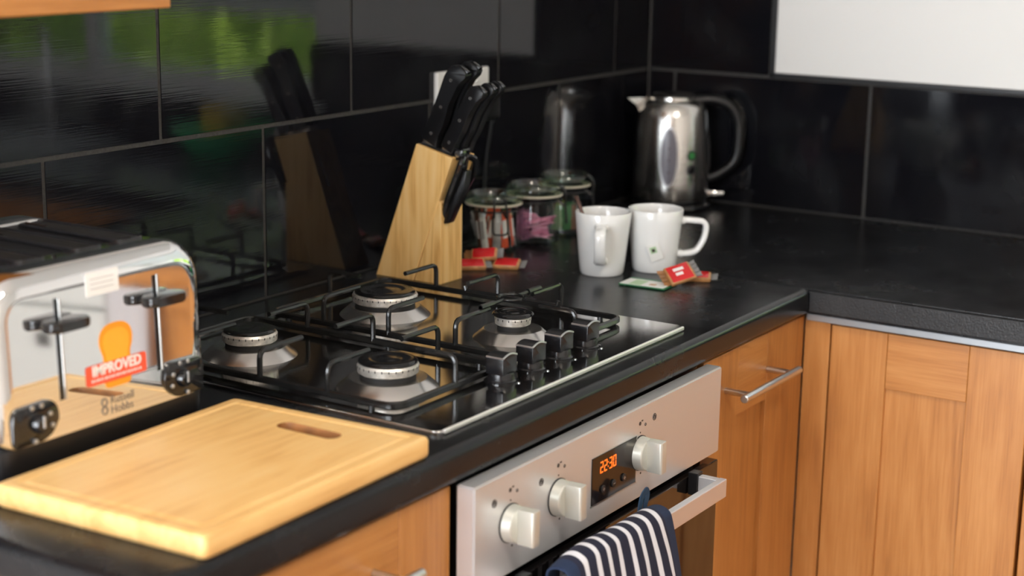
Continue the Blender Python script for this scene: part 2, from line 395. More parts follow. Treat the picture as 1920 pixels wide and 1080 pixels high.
# tile bed (grout) of the back wall, with every tile on it
part('grout', box(-2.45, 0, .0015, .012, -.02, .75), M['grout'], wb)
G = .0016
def tile(x0, x1, z0, z1, wall, parent):
    if wall == 'b': bm = box(x0+G, x1-G, 0, .011, z0+G, z1-G)
    else: bm = box(0, .011, x0+G, x1-G, z0+G, z1-G)
    bmesh.ops.bevel(bm, geom=bm.edges[:], offset=.0016, segments=2, affect='EDGES')
    o = part('tile', bm, M['tile'], parent, loc=((x0 if wall == 'b' else 0), (0 if wall == 'b' else x0), z0)); return o
TW, TH = .4021, .2498
for row in range(3):
    off = -.3393 + (TW/2 if row % 2 else 0)
    xs = sorted([off - k*TW for k in range(-2, 7)])
    xs = [x for x in xs if -2.45 < x < -.012]; xs = [-2.45]+xs+[0.0]
    for a, c in zip(xs[:-1], xs[1:]):
        tile(a, c, row*TH, (row+1)*TH, 'b', wb)
# right wall with the window opening
YW0, YW1, ZS, ZT = -2.12, -.845, .112, 1.15
bm = box(.012, .12, YW1, .012, ZF, ZC); box(.012, .12, Y0, YW0, ZF, ZC, bm=bm); box(.012, .12, YW0, YW1, ZF, ZS, bm=bm); box(.012, .12, YW0, YW1, ZT, ZC, bm=bm)
wr = struct('wall_right', bm, M['plaster'])
YT = -.2592
bm = box(.0015, .012, YW1, 0, -.02, TH); box(.0015, .012, YT, 0, TH, .75, bm=bm); box(.0015, .012, YW0-.4, YW1, -.02, ZS-.012, bm=bm)
part('grout', bm, M['grout'], wr)
offr = -.0581
ys = [0, offr, offr-TW, offr-2*TW]
for a, c in zip(ys[1:], ys[:-1]): tile(a, c, 0, TH, 'r', wr)
tile(YW1, offr-2*TW, 0, TH, 'r', wr)
for k in range(4):
    a = YW1-(k+1)*TW; tile(a, YW1-k*TW, 0, ZS-.014, 'r', wr)
for row in (1, 2): tile(YT, 0, row*TH, (row+1)*TH, 'r', wr)
# the white plaster standing proud between the tiles and the window, with the black edging
bm = box(.0, .012, YW1, YT-.010, TH+.009, ZC); 
part('plaster_face', bm, M['plaster'], wr)
bm = box(-.0035, .012, YW1, YT-.0005, TH+.0005, TH+.0085, .001); box(-.0035, .012, YT-.0095, YT-.0010, TH+.0005, .75, .001, bm=bm)
struct('trim_1', bm, M['grout_trim'])
bm = box(X0-.1, X0, Y0, -1.42, ZF, ZC); box(X0-.1, X0, -.02, .012, ZF, ZC, bm=bm); box(X0-.1, X0, -1.42, -.02, ZF, ZF+.04, bm=bm); box(X0-.1, X0, -1.42, -.02, 1.27, ZC, bm=bm)
struct('wall_left', bm, M['wall'])
struct('wall_front', box(X0-.1, .1, Y0-.1, Y0, ZF, ZC), M['wall'])
def window(name, x0, x1, ya, yb, za, zb, mull):
    bm = box(x0, x1, ya, yb, za, za+.05, .004); box(x0, x1, ya, yb, zb-.05, zb, .004, bm=bm)
    box(x0, x1, ya, ya+.05, za+.05, zb-.05, .004, bm=bm); box(x0, x1, yb-.05, yb, za+.05, zb-.05, .004, bm=bm)
    w = struct(name, bm, M['upvc'])
    for my in mull: part('mullion', box(x0, x1, my-.022, my+.022, za+.05, zb-.05, .004), M['upvc'], w)
    xm = (x0+x1)/2
    ed = [ya+.05]+[v for mm2 in mull for v in (mm2-.022, mm2+.022)]+[yb-.05]
    for a, c in zip(ed[::2], ed[1::2]): part('window_pane', box(xm-.002, xm+.002, a, c, za+.05, zb-.05), M['pane'], w)
    return w
w1 = window('window_1', .055, .105, YW0, YW1, ZS, ZT, [-1.62])
part('window_sill', box(-.03, .055, YW0-.03, YW1+.03, ZS-.012, ZS+.004, .003), M['upvc'], w1)
window('window_2', X0-.085, X0-.035, -1.42, -.02, ZF+.04, 1.27, [])
d1 = struct('door_1', box(X0, X0+.035, -2.30, -1.52, ZF+.005, 1.12, .003), M['wood_z'])
part('door_handle', cyl((X0+.07, -1.60, .10), (X0+.07, -1.72, .10), .008, 14), M['satin'], d1, True)
# roller blind half drawn over window_1
bl = thing('roller_blind', 'pale roller blind drawn half down over the sink window', 'blind', (.035, -1.5, 1.1))
part('blind_fabric', box(.033, .035, YW0+.02, YW1-.02, .32, 1.10), M['blind'], bl)
part('blind_tube', cyl((.034, YW0+.01, 1.10), (.034, YW1-.01, 1.10), .02), M['blind'], bl, True)
part('bottom_bar', box(.028, .040, YW0+.02, YW1-.02, .305, .325, .002), M['upvc'], bl)
# garden outside the sink window
struct('ground', box(.12, 9, -12, 4, ZF-.2, ZF-.1), M['grassm'])
hd = bmesh.new(); rng = random.Random(3)
box(1.75, 2.4, -9.0, 1.0, ZF-.1, .62, bm=hd)
for i in range(16000):
    y = rng.uniform(-9.0, 1.1); z = rng.uniform(ZF-.05, .78); x = 1.72+rng.uniform(-.12, .1)+.08*math.sin(y*5)+.07*math.sin(z*9+y*3)
    s = rng.uniform(.018, .045); R_ = Euler((rng.uniform(0, 6), rng.uniform(0, 6), rng.uniform(0, 6))).to_matrix()
    vs_ = [hd.verts.new(Vector((x, y, z))+R_ @ Vector(p)*s) for p in ((-1, 0, 0), (0, -.5, .1), (1.1, 0, 0), (0, .5, .1))]
    hd.faces.new(vs_)
h = part('hedge', hd, M['leaf']); h['kind'] = 'stuff'; tag(h, 'green leafy hedge in the garden outside the sink window', 'hedge')

# ------------------------------------------------------------------ worktops
DX, DY, XL, TK = -.6117, -.6162, -1.998, .0401
bm = box(XL, DX-.0004, DY, -.0005, -TK, 0)
ed = [e for e in bm.edges if all(abs(v.co.y-DY) < 1e-5 for v in e.verts) and abs(e.verts[0].co.z-e.verts[1].co.z) < 1e-5]
ed += [e for e in bm.edges if all(abs(v.co.x-XL) < 1e-5 for v in e.verts) and abs(e.verts[0].co.z-e.verts[1].co.z) < 1e-5]
ed += [e for e in bm.edges if all(abs(v.co.x-XL) < 1e-5 and abs(v.co.y-DY) < 1e-5 for v in e.verts)]
bmesh.ops.bevel(bm, geom=list(set(ed)), offset=.011, segments=6, affect='EDGES', profile=.5)
o = part('worktop', bm, M['worktop'], smooth=True, angle=50); tag(o, 'black laminate worktop with rolled front edge that carries the gas hob', 'worktop')
t = thing('worktop', 'black laminate worktop running right, square textured front edge, under the kettle', 'worktop', (-.3, -1.2, 0))
bm = box(DX+.0004, 0-.0005, -2.45, -.0005, -TK+.002, 0)
ed = [e for e in bm.edges if all(abs(v.co.x-(DX+.0004)) < 1e-5 and v.co.z > -.001 for v in e.verts)]
bmesh.ops.bevel(bm, geom=ed, offset=.003, segments=3, affect='EDGES')
part('worktop_slab', bm, M['worktop'], t, True, angle=50)
part('edge_band', box(DX-.0012, DX+.0004, -2.45, DY-.0005, -TK+.006, -.0035, .0004), M['edge'], t)
part('joint_strip', box(DX-.0005, DX+.0005, DY+.004, -.001, -.003, .0004), M['gap'], t)
part('edge_trim', box(DX+.006, DX+.016, -2.45, DY+.006, -.050, -.0395, .001), M['greytrim'], t)

# ------------------------------------------------------------------ base cabinets
def bar_handle(a, b, out, door, name='bar_handle'):
    """tubular handle from a to b on two posts; out = vector from the bar back to the door"""
    a, b, out = Vector(a), Vector(b), Vector(out); bm = cyl(a, b, .006, 20, bev=.0012)
    d = (b-a)
    for t_ in (.13, .87): cyl(a+d*t_, a+d*t_+out, .0045, 14, bm=bm)
    return part(name, bm, M['satin'], door, True)
def door_y(t, x0, x1, z0, z1, yf, hx=None, sw=.09, rail=.088, hl=None, hr=None, handle=None):
    """shaker door facing -y"""
    sl = sw if hl is None else hl; sr = sw if hr is None else hr
    d = part('door', box(x0+sl-.006, x1-sr+.006, yf+.008, yf+.018, z0+rail-.006, z1-rail+.006), M['wood_z'], t, loc=((x0+x1)/2, yf, z0))
    part('stile', box(x0, x0+sl, yf, yf+.021, z0, z1, .0012), M['wood_z'], d, loc=(x0, yf, z0))
    part('stile', box(x1-sr, x1, yf, yf+.021, z0, z1, .0012), M['wood_z'], d, loc=(x1, yf, z0))
    part('rail', box(x0+sl+.0004, x1-sr-.0004, yf+.0006, yf+.021, z1-rail, z1-.0003, .0012), M['wood_x'], d, loc=(x0, yf, z1))
    part('rail', box(x0+sl+.0004, x1-sr-.0004, yf+.0006, yf+.021, z0+.0003, z0+rail, .0012), M['wood_x'], d, loc=(x1, yf, z0))
    if handle: bar_handle(handle[0], handle[1], (0, yf-handle[0][1], 0), d)
    return d
def door_x(t, y0, y1, z0, z1, xf_, sl, sr, rail, handle=None):
    """shaker door facing -x; y0 > y1 (y0 is nearer the corner)"""
    d = part('door', box(xf_+.008, xf_+.018, y1+sr-.006, y0-sl+.006, z0+rail-.006, z1-rail+.006), M['wood_z'], t, loc=(xf_, (y0+y1)/2, z0))
    part('stile', box(xf_, xf_+.021, y0-sl, y0, z0, z1, .0012), M['wood_z'], d, loc=(xf_, y0, z0))
    part('stile', box(xf_, xf_+.021, y1, y1+sr, z0, z1, .0012), M['wood_z'], d, loc=(xf_, y1, z0))
    part('rail', box(xf_+.0006, xf_+.021, y1+sr+.0004, y0-sl-.0004, z1-rail, z1-.0003, .0012), M['wood_y'], d, loc=(xf_, y0, z1))
    part('rail', box(xf_+.0006, xf_+.021, y1+sr+.0004, y0-sl-.0004, z0+.0003, z0+rail, .0012), M['wood_y'], d, loc=(xf_, y1, z0))
    if handle: bar_handle(handle[0], handle[1], (xf_-handle[0][0], 0, 0), d)
    return d
YF, XF = -.602, -.592
t = thing('base_cabinet', 'narrow cherry wood cabinet with a steel bar handle, right of the oven', 'cabinet', (-.77, -.3, ZF))
part('carcass', box(-.932, -.594, -.58, -.02, ZF+.15, -TK-.002), M['wood_z'], t)
door_y(t, -.936, -.594, ZF+.15, -.046, YF, hl=.112, hr=.130, rail=.103, handle=((-.889, -.642, -.1015), (-.700, -.642, -.1015)))
t = thing('base_cabinet', 'cherry wood cabinet under the chopping board, left of the oven', 'cabinet', (-1.77, -.3, ZF))
part('carcass', box(-1.975, -1.541, -.58, -.02, ZF+.15, -TK-.002), M['wood_z'], t)
door_y(t, -1.972, -1.539, ZF+.15, -.046, YF, handle=((-1.865, -.642, -.100), (-1.644, -.642, -.100)))
t = thing('base_cabinet', 'wide cherry wood cabinet beneath the right worktop, next to the inner corner', 'cabinet', (-.3, -.78, ZF))
part('carcass', box(-.565, -.02, -.949, -.600, ZF+.15, -TK-.002), M['wood_z'], t)
part('corner_post', box(XF, XF+.021, -.644, -.603, ZF+.15, -.050, .001), M['wood_z'], t)
door_x(t, -.6465, -.949, ZF+.15, -.055, XF, .0885, .089, .086)
t = thing('base_cabinet', 'cherry wood cabinet at the right edge of the picture', 'cabinet', (-.3, -1.10, ZF))
part('carcass', box(-.565, -.02, -1.249, -.956, ZF+.15, -TK-.002), M['wood_z'], t)
door_x(t, -.9545, -1.250, ZF+.15, -.055, XF, .089, .080, .086)
t = thing('base_cabinet', 'cherry wood cabinet with a cloth on its handle, seen only in the toaster', 'cabinet', (-.3, -1.43, ZF))
part('carcass', box(-.565, -.02, -1.599, -1.254, ZF+.15, -TK-.002), M['wood_z'], t)
door_x(t, -1.2535, -1.600, ZF+.15, -.055, XF, .085, .085, .086, handle=((-.63, -1.54, -.10), (-.63, -1.34, -.10)))
t = thing('dishwasher', 'cream enamel dishwasher under the drainer, reflected in the toaster', 'dishwasher', (-.3, -1.83, ZF))
part('body', box(-.57, -.03, -2.050, -1.608, ZF+.02, -TK-.006, .004), M['appl'], t)
part('door', box(-.600, -.571, -2.048, -1.610, ZF+.12, -.16, .006), M['appl'], t)
part('control_panel', box(-.594, -.571, -2.048, -1.610, -.155, -.053, .006), M['appl'], t)
part('display', box(-.602, -.599, -1.82, -1.78, -.245, -.215), M['blacksatin'], t)
t = thing('base_cabinet', 'cherry wood cabinet beyond the dishwasher, outside the picture', 'cabinet', (-.3, -2.24, ZF))
part('carcass', box(-.565, -.02, -2.43, -2.060, ZF+.15, -TK-.002), M['wood_z'], t)
door_x(t, -2.058, -2.43, ZF+.15, -.055, XF, .085, .085, .086)
bm = box(-1.97, -1.548, -.545, -.53, ZF, ZF+.145); box(-.93, -.53, -.545, -.53, ZF, ZF+.145, bm=bm); box(-.545, -.53, -2.43, -.545, ZF, ZF+.145, bm=bm)
struct('baseboard_1', bm, M['wood_x'])
# oven glove hanging from the handle
t = thing('tea_towel', 'white cotton cloth hanging from the handle of the right hand cabinet', 'tea towel', (-.64, -1.48, -.1))
bm = bmesh.new(); nx, nz_ = 14, 10
g = [[bm.verts.new((-.648-.004*math.sin(i*1.3)-.002*j, -1.540+i*.008, -.092-.022*j)) for j in range(nz_)] for i in range(nx)]
for i in range(nx-1):
    for j in range(nz_-1): bm.faces.new((g[i][j], g[i+1][j], g[i+1][j+1], g[i][j+1]))
ov_ = bmesh.ops.solidify(bm, geom=bm.faces[:], thickness=.003)
part('cloth', bm, M['cloth'], t, True)

# wall cabinet top left
t = thing('wall_cabinet', 'cherry wood wall cabinet cut off by the top left corner of the picture', 'cabinet', (-2.05, 0, .45))
part('carcass', box(-2.45, -1.655, -.308, .0, .462, 1.15), M['wood_x'], t)
d = part('door', box(-2.04+.075, -1.657-.075, -.322, -.312, .53, 1.05), M['wood_z'], t, loc=(-1.85, -.33, .4515))
part('rail', box(-2.04, -1.657, -.330, -.309, .4515, .535, .0015), M['wood_x'], d)
part('rail', box(-2.04, -1.657, -.330, -.309, 1.05, 1.15, .0015), M['wood_x'], d)
part('stile', box(-2.04, -1.965, -.3298, -.309, .536, 1.049, .0015), M['wood_z'], d)
part('stile', box(-1.732, -1.657, -.3298, -.309, .536, 1.049, .0015), M['wood_z'], d)
part('door', box(-2.45, -2.043, -.330, -.309, .4515, 1.15, .0015), M['wood_z'], t)

# ceiling lamp
t = thing('ceiling_lamp', 'round white ceiling lamp in the middle of the kitchen ceiling', 'lamp', (-1.9, -1.7, ZC))
part('lamp_base', lathe([(.20, ZC), (.20, ZC-.03), (.19, ZC-.035)], -1.9, -1.7), M['upvc'], t, True)
part('lamp_shade', lathe([(.185, ZC-.035), (.17, ZC-.06), (.12, ZC-.078), (0, ZC-.085)], -1.9, -1.7, cap=False), plain('lit_opal_shade', (.9, .88, .8), .4, emit=((1, .9, .75), 6)), t, True)

# ------------------------------------------------------------------ gas hob
HX0, HX1, HY0, HY1 = -1.5256, -.9456, -.5777, -.068
hob = thing('gas_hob', 'polished steel four burner gas hob set into the black worktop', 'hob', (-1.236, -.32, 0))
bm = prism(rrect(HX0, HX1, HY0, HY1, .012, 4), 'z', .0004, .0055)
ed = [e for e in bm.edges if all(v.co.z > .005 for v in e.verts)]
bmesh.ops.bevel(bm, geom=ed, offset=.0025, segments=3, affect='EDGES')
part('hob_plate', bm, M['hobsteel'], hob, True, angle=50)
part('front_lip_highlight', box(HX0+.010, HX1-.008, HY0-.0012, HY0+.0030, .0012, .0064, .0014), plain('lip_highlight_steel', (.86, .85, .83), .40, .55), hob)  # added lighter strip, its colour standing in for the front edge's highlight
BUR = [(-1.4170, -0.4270, .060, .036, .0345), (-1.4030, -0.2000, .0585, .034, .032), (-1.1370, -0.4200, .052, .0235, .0265), (-1.1330, -0.2070, .062, .0445, .041)]
for i, (bx, by, rs, rh, rc) in enumerate(BUR):
    z = .0055
    s = part('burner', lathe([(rs+.001, z), (rs, z+.001), (rs-.0125, z+.0120), (rs-.0140, z+.0127), (rh-.006, z+.0125), (rh-.006, z+.012)], bx, by, 64), M['steel'], hob, True, loc=(bx, by, 0), angle=25)
    zb = z+.0175
    hh = .0130
    part('burner_neck', lathe([(rh-.003, z+.0115), (rh-.003, zb+.002)], bx, by, 48), M['matt_black'], s, True)
    part('burner_head', lathe([(rh-.003, zb), (rh, zb+.002), (rh+.0008, zb+hh-.003), (rh-.001, zb+hh)], bx, by, 64), M['alu'], s, True, angle=30)
    ports = bmesh.new()
    npz = int(rh*800)
    for k in range(npz):
        a = 2*PI*k/npz; c = Vector((bx+math.cos(a)*(rh+.0006), by+math.sin(a)*(rh+.0006), zb+hh-.0042))
        b_ = box(-.0008, .0003, -.0006, .0006, -.0010, .0016); xf(b_, Matrix.Translation(c) @ Matrix.Rotation(a, 4, 'Z')); join(ports, b_)
    po = part('flame_ports', ports, M['matt_black'], s); po['kind'] = 'stuff'
    zc = zb+hh
    part('burner_cap', lathe([(rc-.001, zc-.0005), (rc+.001, zc+.0015), (rc, zc+.003), (rc-.003, zc+.0045), (rc*.66, zc+.0047), (rc*.60, zc+.0037), (rc*.42, zc+.0035), (rc*.36, zc+.0045), (0, zc+.0046)], bx, by, 56), M['cap'], s, True, angle=40)
    part('igniter', cyl((bx+rh+.004, by+.006, z+.006), (bx+rh+.004, by+.006, zc-.002), .0016, 8), M['redw'], s, True)
for k in range(4):
    x = -1.3185+.0655*k; y = -.5215
    kb = part('control_knob', lathe([(.0185, .0055), (.0185, .0075), (.0165, .009), (.0160, .015), (.0150, .0175)], x, y, 40), M['knobblack'], hob, True, loc=(x, y, 0))
    # the grip: a broad blade with a bowed top
    pr = [(x-.0155, .016)] + [(x-.0155+.031*i/10, .0375+.0035*math.sin(PI*i/10)) for i in range(11)] + [(x+.0155, .016)]
    g = prism(pr, 'y', y-.0125, y+.0125, .0015, 2)
    gp = part('knob_grip', g, M['knobblack'], kb, True)
    cp = bmesh.new()
    tube([(x-.0150+.030*i/10, y-.0118, .0372+.0035*math.sin(PI*i/10)) for i in range(11)], .0013, 6, bm=cp)
    tube([(x-.0150, y-.0118, .0372), (x-.0150, y+.0118, .0372)], .0013, 6, bm=cp)
    part('knob_highlight_rim', cp, M['silver'], kb, True)
    part('knob_collar', lathe([(.0125, .0055), (.0212, .0056), (.0212, .0066), (.0185, .0070)], x, y, 36), M['blackgloss'], kb, True)
    part('ignition_mark', cyl((x+.004, y-.0225, .0056), (x+.004, y-.0225, .0064), .0016, 10), M['silver'], kb)

# pan supports
BR_ = .0034
def grate(label, x0, x1, y0, y1, xc, fy, hz=.047, ext=.076, ycut=()):
    t = thing('pan_support', label, 'pan support', ((x0+x1)/2, (y0+y1)/2, .0055), 'pan supports on the hob')
    zb = .0125
    part('grate_frame', tube(rounded([(x0, y0, zb), (x1, y0, zb), (x1, y1, zb), (x0, y1, zb)], .020, True), 1, closed=True, sq=(.006, .0085), up=(0, 0, 1)), M['iron'], t, True)
    for y in fy:
        for s, xe in ((1, x0), (-1, x1)):
            xi = xe+s*ext
            if abs(xi-xc) < .026 and False: xi = xc-s*.026
            part('grate_finger', tube(rounded([(xe, y, zb), (xe, y, hz), (xi, y, hz)], .011), BR_, 8), M['iron'], t, True)
    for s, ye in ((1, y0), (-1, y1)):
        part('grate_finger', tube(rounded([(xc, ye, zb), (xc, ye, hz), (xc, ye+s*.055, hz)], .011), BR_, 8), M['iron'], t, True)
    for x in (x0, x1):
        for y in (y0+.035, y1-.035):
            part('rubber_foot', cyl((x, y, .0056), (x, y, .0095), .004, 10), M['blacksatin'], t)
    return t
grate('black enamelled pan support on the left half of the hob, beside the toaster', -1.498, -1.281, -.500, -.092, -1.384, (-.402, -.300, -.192))
grate('black enamelled pan support on the right half of the hob, behind the hob knobs', -1.243, -.985, -.500, -.092, -1.112, (-.402, -.296, -.188))
# little trivet over the small burner
t = thing('trivet', 'small black cross trivet with a ring lying on the pan support over the smallest burner', 'trivet', (-1.112, -.400, .049))
zt = .0515
bm = tube([( -1.112+.018*math.cos(a*PI/12), -.400+.018*math.sin(a*PI/12), zt) for a in range(24)], .0022, 8, closed=True)
part('ring', bm, M['iron'], t, True)
for dx, dy in ((1, 0), (-1, 0), (0, 1), (0, -1)):
    a = Vector((-1.112+dx*.018, -.400+dy*.018, zt)); b_ = Vector((-1.112+dx*.072, -.400+dy*.072, zt))
    part('arm', tube([a, b_], .0024, 8), M['iron'], t, True)
    if dx: part('sleeve', tube([a+(b_-a)*.45-Vector((0, 0, 0)), b_+Vector((0, 0, 0))], .0042, 8), M['iron'], t, True)
    else: part('tip', tube([b_, b_+Vector((0, dy*.002, .006))], .0026, 8), M['iron'], t, True)

# ------------------------------------------------------------------ oven
OX0, OX1, OYF = -1.537, -.942, -.632
ov = thing('oven', 'built-in stainless steel electric oven with black glass door beneath the hob', 'oven', (-1.24, -.3, ZF))
part('oven_body', box(OX0+.012, OX1-.012, -.600, -.04, -.72, -TK-.006), M['blacksatin'], ov)
bm = box(OX0, OX1, OYF, -.6085, -.164, -.0435)
bmesh.ops.bevel(bm, geom=bm.edges[:], offset=.0018, segments=2, affect='EDGES')
fa = part('fascia', bm, M['fascia'], ov)
part('door', box(OX0+.002, OX1-.002, OYF-.001, -.606, -.700, -.1745, .0015), M['ovenglass'], ov, loc=(-1.24, OYF, -.7))
dr = [o for o in ov.children if o.name.startswith('door')][0]
part('door_edge', box(OX0+.002, OX1-.002, -.6055, -.6012, -.700, -.176, .0008), M['steel'], dr)
# handle: flat bar on two brackets
hz0, hz1 = -.195, -.170; bx0, bx1 = -1.457, -1.022
bm = box(bx0, bx1, -.684, -.674, hz0, hz1, .0012)
box(bx1-.012, bx1-.0003, -.6735, -.648, hz0+.0006, hz1-.0006, .001, bm=bm); box(bx0+.0003, bx0+.012, -.6735, -.648, hz0+.0006, hz1-.0006, .001, bm=bm)
part('handle', bm, plain('handle_aluminium', (.74, .73, .74), .42, .75), dr)
for xx_ in (bx1-.014, bx0-.002): part('handle_mount', box(xx_, xx_+.016, -.648, -.634, hz0-.003, hz1+.003, .001), M['blacksatin'], dr)
pass
for i, (kx, rot) in enumerate(((-1.466, 0), (-1.365, -.03), (-1.170, -.06))):
    z = -.104
    kb = part('oven_knob', cyl((kx, OYF, z), (kx, OYF-.0135, z), .0218, 40, .0205, bev=.0012), M['ivory'], ov, True, loc=(kx, OYF, z))
    part('knob_shadow_gap', cyl((kx, OYF+.0002, z), (kx, OYF-.0012, z), .0226, 40), M['gap'], kb)
    prof = [(-.0065, OYF-.013), (-.0075, OYF-.0335), (-.0055, OYF-.0350), (.0055, OYF-.0350), (.0075, OYF-.0335), (.0065, OYF-.013)]
    g = prism([(a, c) for a, c in prof], 'z', -.0205, .0205, .0012, 2)
    xf(g, Matrix.Translation((kx, 0, z)) @ Matrix.Rotation(rot, 4, 'Y'))
    part('knob_grip', g, M['ivory'], kb, True)
dp = part('display', box(-1.289, -1.181, OYF-.0012, OYF+.001, -.1385, -.0795, .0004), M['display'], ov, loc=(-1.235, OYF, -.14))
bm = box(-1.2905, -1.1795, OYF-.0012, OYF, -.1405, -.1387); box(-1.1808, -1.1792, OYF-.0012, OYF, -.1405, -.0785, bm=bm)
part('display_bezel', bm, M['satin'], dp)
SEG = {'2': 'abged', '3': 'abgcd', '0': 'abcdef'}
def digit(ch, x, z, w=.0072, h=.0145, t_=.0016):
    bm = bmesh.new(); y = OYF-.0013; sh = .0012
    P = {'a': (x, x+w, z+h-t_, z+h), 'g': (x, x+w, z+h/2-t_/2, z+h/2+t_/2), 'd': (x, x+w, z, z+t_), 'f': (x, x+t_, z+h/2, z+h), 'e': (x, x+t_, z, z+h/2), 'b': (x+w-t_, x+w, z+h/2, z+h), 'c': (x+w-t_, x+w, z, z+h/2)}
    for s in SEG[ch]:
        a, b_, c, d2 = P[s]; g_ = .0005
        box(a+(g_ if s in 'agd' else 0), b_-(g_ if s in 'agd' else 0), y-.0003, y, c+(g_ if s in 'bcef' else 0), d2-(g_ if s in 'bcef' else 0), bm=bm)
    return part('digit', bm, M['digit'], dp)
xz = -.1025; xx = -1.2705
for ch, x in (('2', xx), ('2', xx+.0094), ('3', xx+.0218), ('0', xx+.0312)): digit(ch, x, xz)
bm = box(xx+.0183, xx+.0197, OYF-.0016, OYF-.0013, xz+.0035, xz+.005); box(xx+.0183, xx+.0197, OYF-.0016, OYF-.0013, xz+.009, xz+.0105, bm=bm)
part('colon', bm, M['digit'], dp)
for k in range(3):
    x = -1.2640+.0255*k; z = -.1235
    bb = part('button', cyl((x, OYF-.0010, z), (x, OYF-.0035, z), .0050, 24, bev=.0006), M['blacksatin'], dp, True)
    bm = box(x-.0022, x+.0022, OYF-.0038, OYF-.0034, z-.0005, z+.0005)
    if k != 1: box(x-.0005, x+.0005, OYF-.0038, OYF-.0034, z-.0022, z+.0022, bm=bm)
    part('button_mark', bm, M['silver'], dp)
# printed symbols round the knobs
def mark(x, z, r, kind):
    y = OYF
    if kind == 'ring':
        return tube([(x+r*math.cos(a*PI/8), y-.0001, z+r*math.sin(a*PI/8)) for a in range(16)], .0006, 5, closed=True)
    if kind == 'dot': return cyl((x, y, z), (x, y-.0004, z), r, 12)
    return box(x-r, x+r, y-.0004, y, z-r*.5, z+r*.5)
bm = bmesh.new()
for kx in (-1.466, -1.365, -1.170):
    join(bm, mark(kx, -.0775, .0011, 'dot')); join(bm, mark(kx-.001, -.0655, .0026, 'dot')); join(bm, mark(kx+.0045, -.0630, .0018, 'sq'))
    join(bm, mark(kx+.013, -.0700, .0016, 'ring')); join(bm, mark(kx+.004, -.1315, .0014, 'dot'))
part('printed_symbols', bm, M['darkprint'], ov)
bm = bmesh.new()
for (x, z, r) in ((-1.1335, -.0660, .0042), (-1.4025, -.0750, .0040), (-1.4985, -.0720, .0042)):
    join(bm, mark(x, z, r, 'ring')); join(bm, mark(x, z, r*.5, 'ring')); join(bm, box(x-.0004, x+.0004, OYF-.0005, OYF, z, z+r))
part('oven_symbols', bm, M['darkprint'], ov)
# dark recess strip between fascia and worktop is the oven body itself

# ------------------------------------------------------------------ striped towel over the oven handle
t = thing('hand_towel', 'navy and white striped hand towel hung over the oven door handle', 'towel', (-1.32, -.679, -.17))
tx0, tx1 = -1.440, -1.200; nu, nv = 60, 44
rr2 = random.Random(5)
prof = []
# back: from behind the bar, over it, down the front
for k in range(8): prof.append((-.6615, -.36+k*(.182/8)))
for k in range(9):
    a = PI*k/8; prof.append((-.679+.0175*math.cos(a), -.1690+.0125*math.sin(a)+.0))
for k in range(1, 28): prof.append((-.6970-.022*math.sin(min(1, k/14)*PI/2)-.004*k/27, -.1690-.34*k/27))
bm = bmesh.new(); uvl = bm.loops.layers.uv.new('UVMap'); g = []
for i in range(nu+1):
    u = i/nu; col = []
    for j, (y, z) in enumerate(prof):
        v = j/(len(prof)-1); f = max(0, (j-14)/30)
        hang = min(1, max(0, (j-15)/20))
        yy = y - hang*(.010*math.sin(u*PI*3.2+.4)+.006*math.sin(u*PI*7.1+1.3)) - hang*.012*math.sin(u*PI)
        zz = z + .004*math.sin(u*PI*2.3+.5)*(1-hang) + (.012*math.sin(u*PI) if 6 < j < 20 else .006*math.sin(u*PI))
        xx_ = tx0+(tx1-tx0)*u + hang*.010*(u-.5) + hang*.030*u*u
        col.append(bm.verts.new((xx_, yy, zz)))
    g.append(col)
for i in range(nu):
    for j in range(len(prof)-1):
        f = bm.faces.new((g[i][j], g[i+1][j], g[i+1][j+1], g[i][j+1]))
        for lp, (a, c) in zip(f.loops, ((i, j), (i+1, j), (i+1, j+1), (i, j+1))): lp[uvl].uv = (a/nu, c/(len(prof)-1))
tw = part('towel_cloth', bm, M['towel'], t, True)
md = tw.modifiers.new('thick', 'SOLIDIFY'); md.thickness = .0035; md.offset = -1
ms = tw.modifiers.new('sub', 'SUBSURF'); ms.levels = 1; ms.render_levels = 1
lp_ = [(-1.222, -.664, -.185), (-1.222, -.662, -.160), (-1.215, -.661, -.142), (-1.203, -.661, -.137), (-1.199, -.661, -.143), (-1.207, -.661, -.160), (-1.212, -.664, -.185)]
part('hanging_loop', tube(rounded(lp_, .006), 1, sq=(.010, .0016), up=(0, 1, 0)), M['navyloop'], t, True)

# ------------------------------------------------------------------ chopping board
cb = thing('chopping_board', 'bamboo chopping board with juice groove and finger slot, in front of the toaster', 'chopping board', (-1.76, -.49, 0))
# outline from the four corners it shows on the worktop, slot cut through
cs = [Vector(c) for c in ((-1.927, -.614), (-1.585, -.609), (-1.598, -.351), (-1.940, -.359))]
def outl(ins, z, r=.010):
    cen = sum(cs, Vector((0, 0)))/4; pts = []
    q = []
    for c in cs:
        dv = c-cen; q.append(Vector((c.x-math.copysign(ins, dv.x), c.y-math.copysign(ins, dv.y), z)))
    return rounded(q, r, True, 5)
bm = bmesh.new(); T_ = .0235
layers = [(.003, .0005), (.0006, .003), (0, .006), (0, T_-.004), (.0012, T_-.0012), (.004, T_), (.014, T_), (.0155, T_-.0009), (.0175, T_-.0013), (.0195, T_-.0009), (.021, T_)]
rings = [[bm.verts.new(p) for p in outl(i_, z_, max(.003, .007-i_*.2))] for i_, z_ in layers]
for a, c in zip(rings[:-1], rings[1:]):
    n_ = len(a)
    for k in range(n_): bm.faces.new((a[k], a[(k+1) % n_], c[(k+1) % n_], c[k]))
bm.faces.new(rings[0])
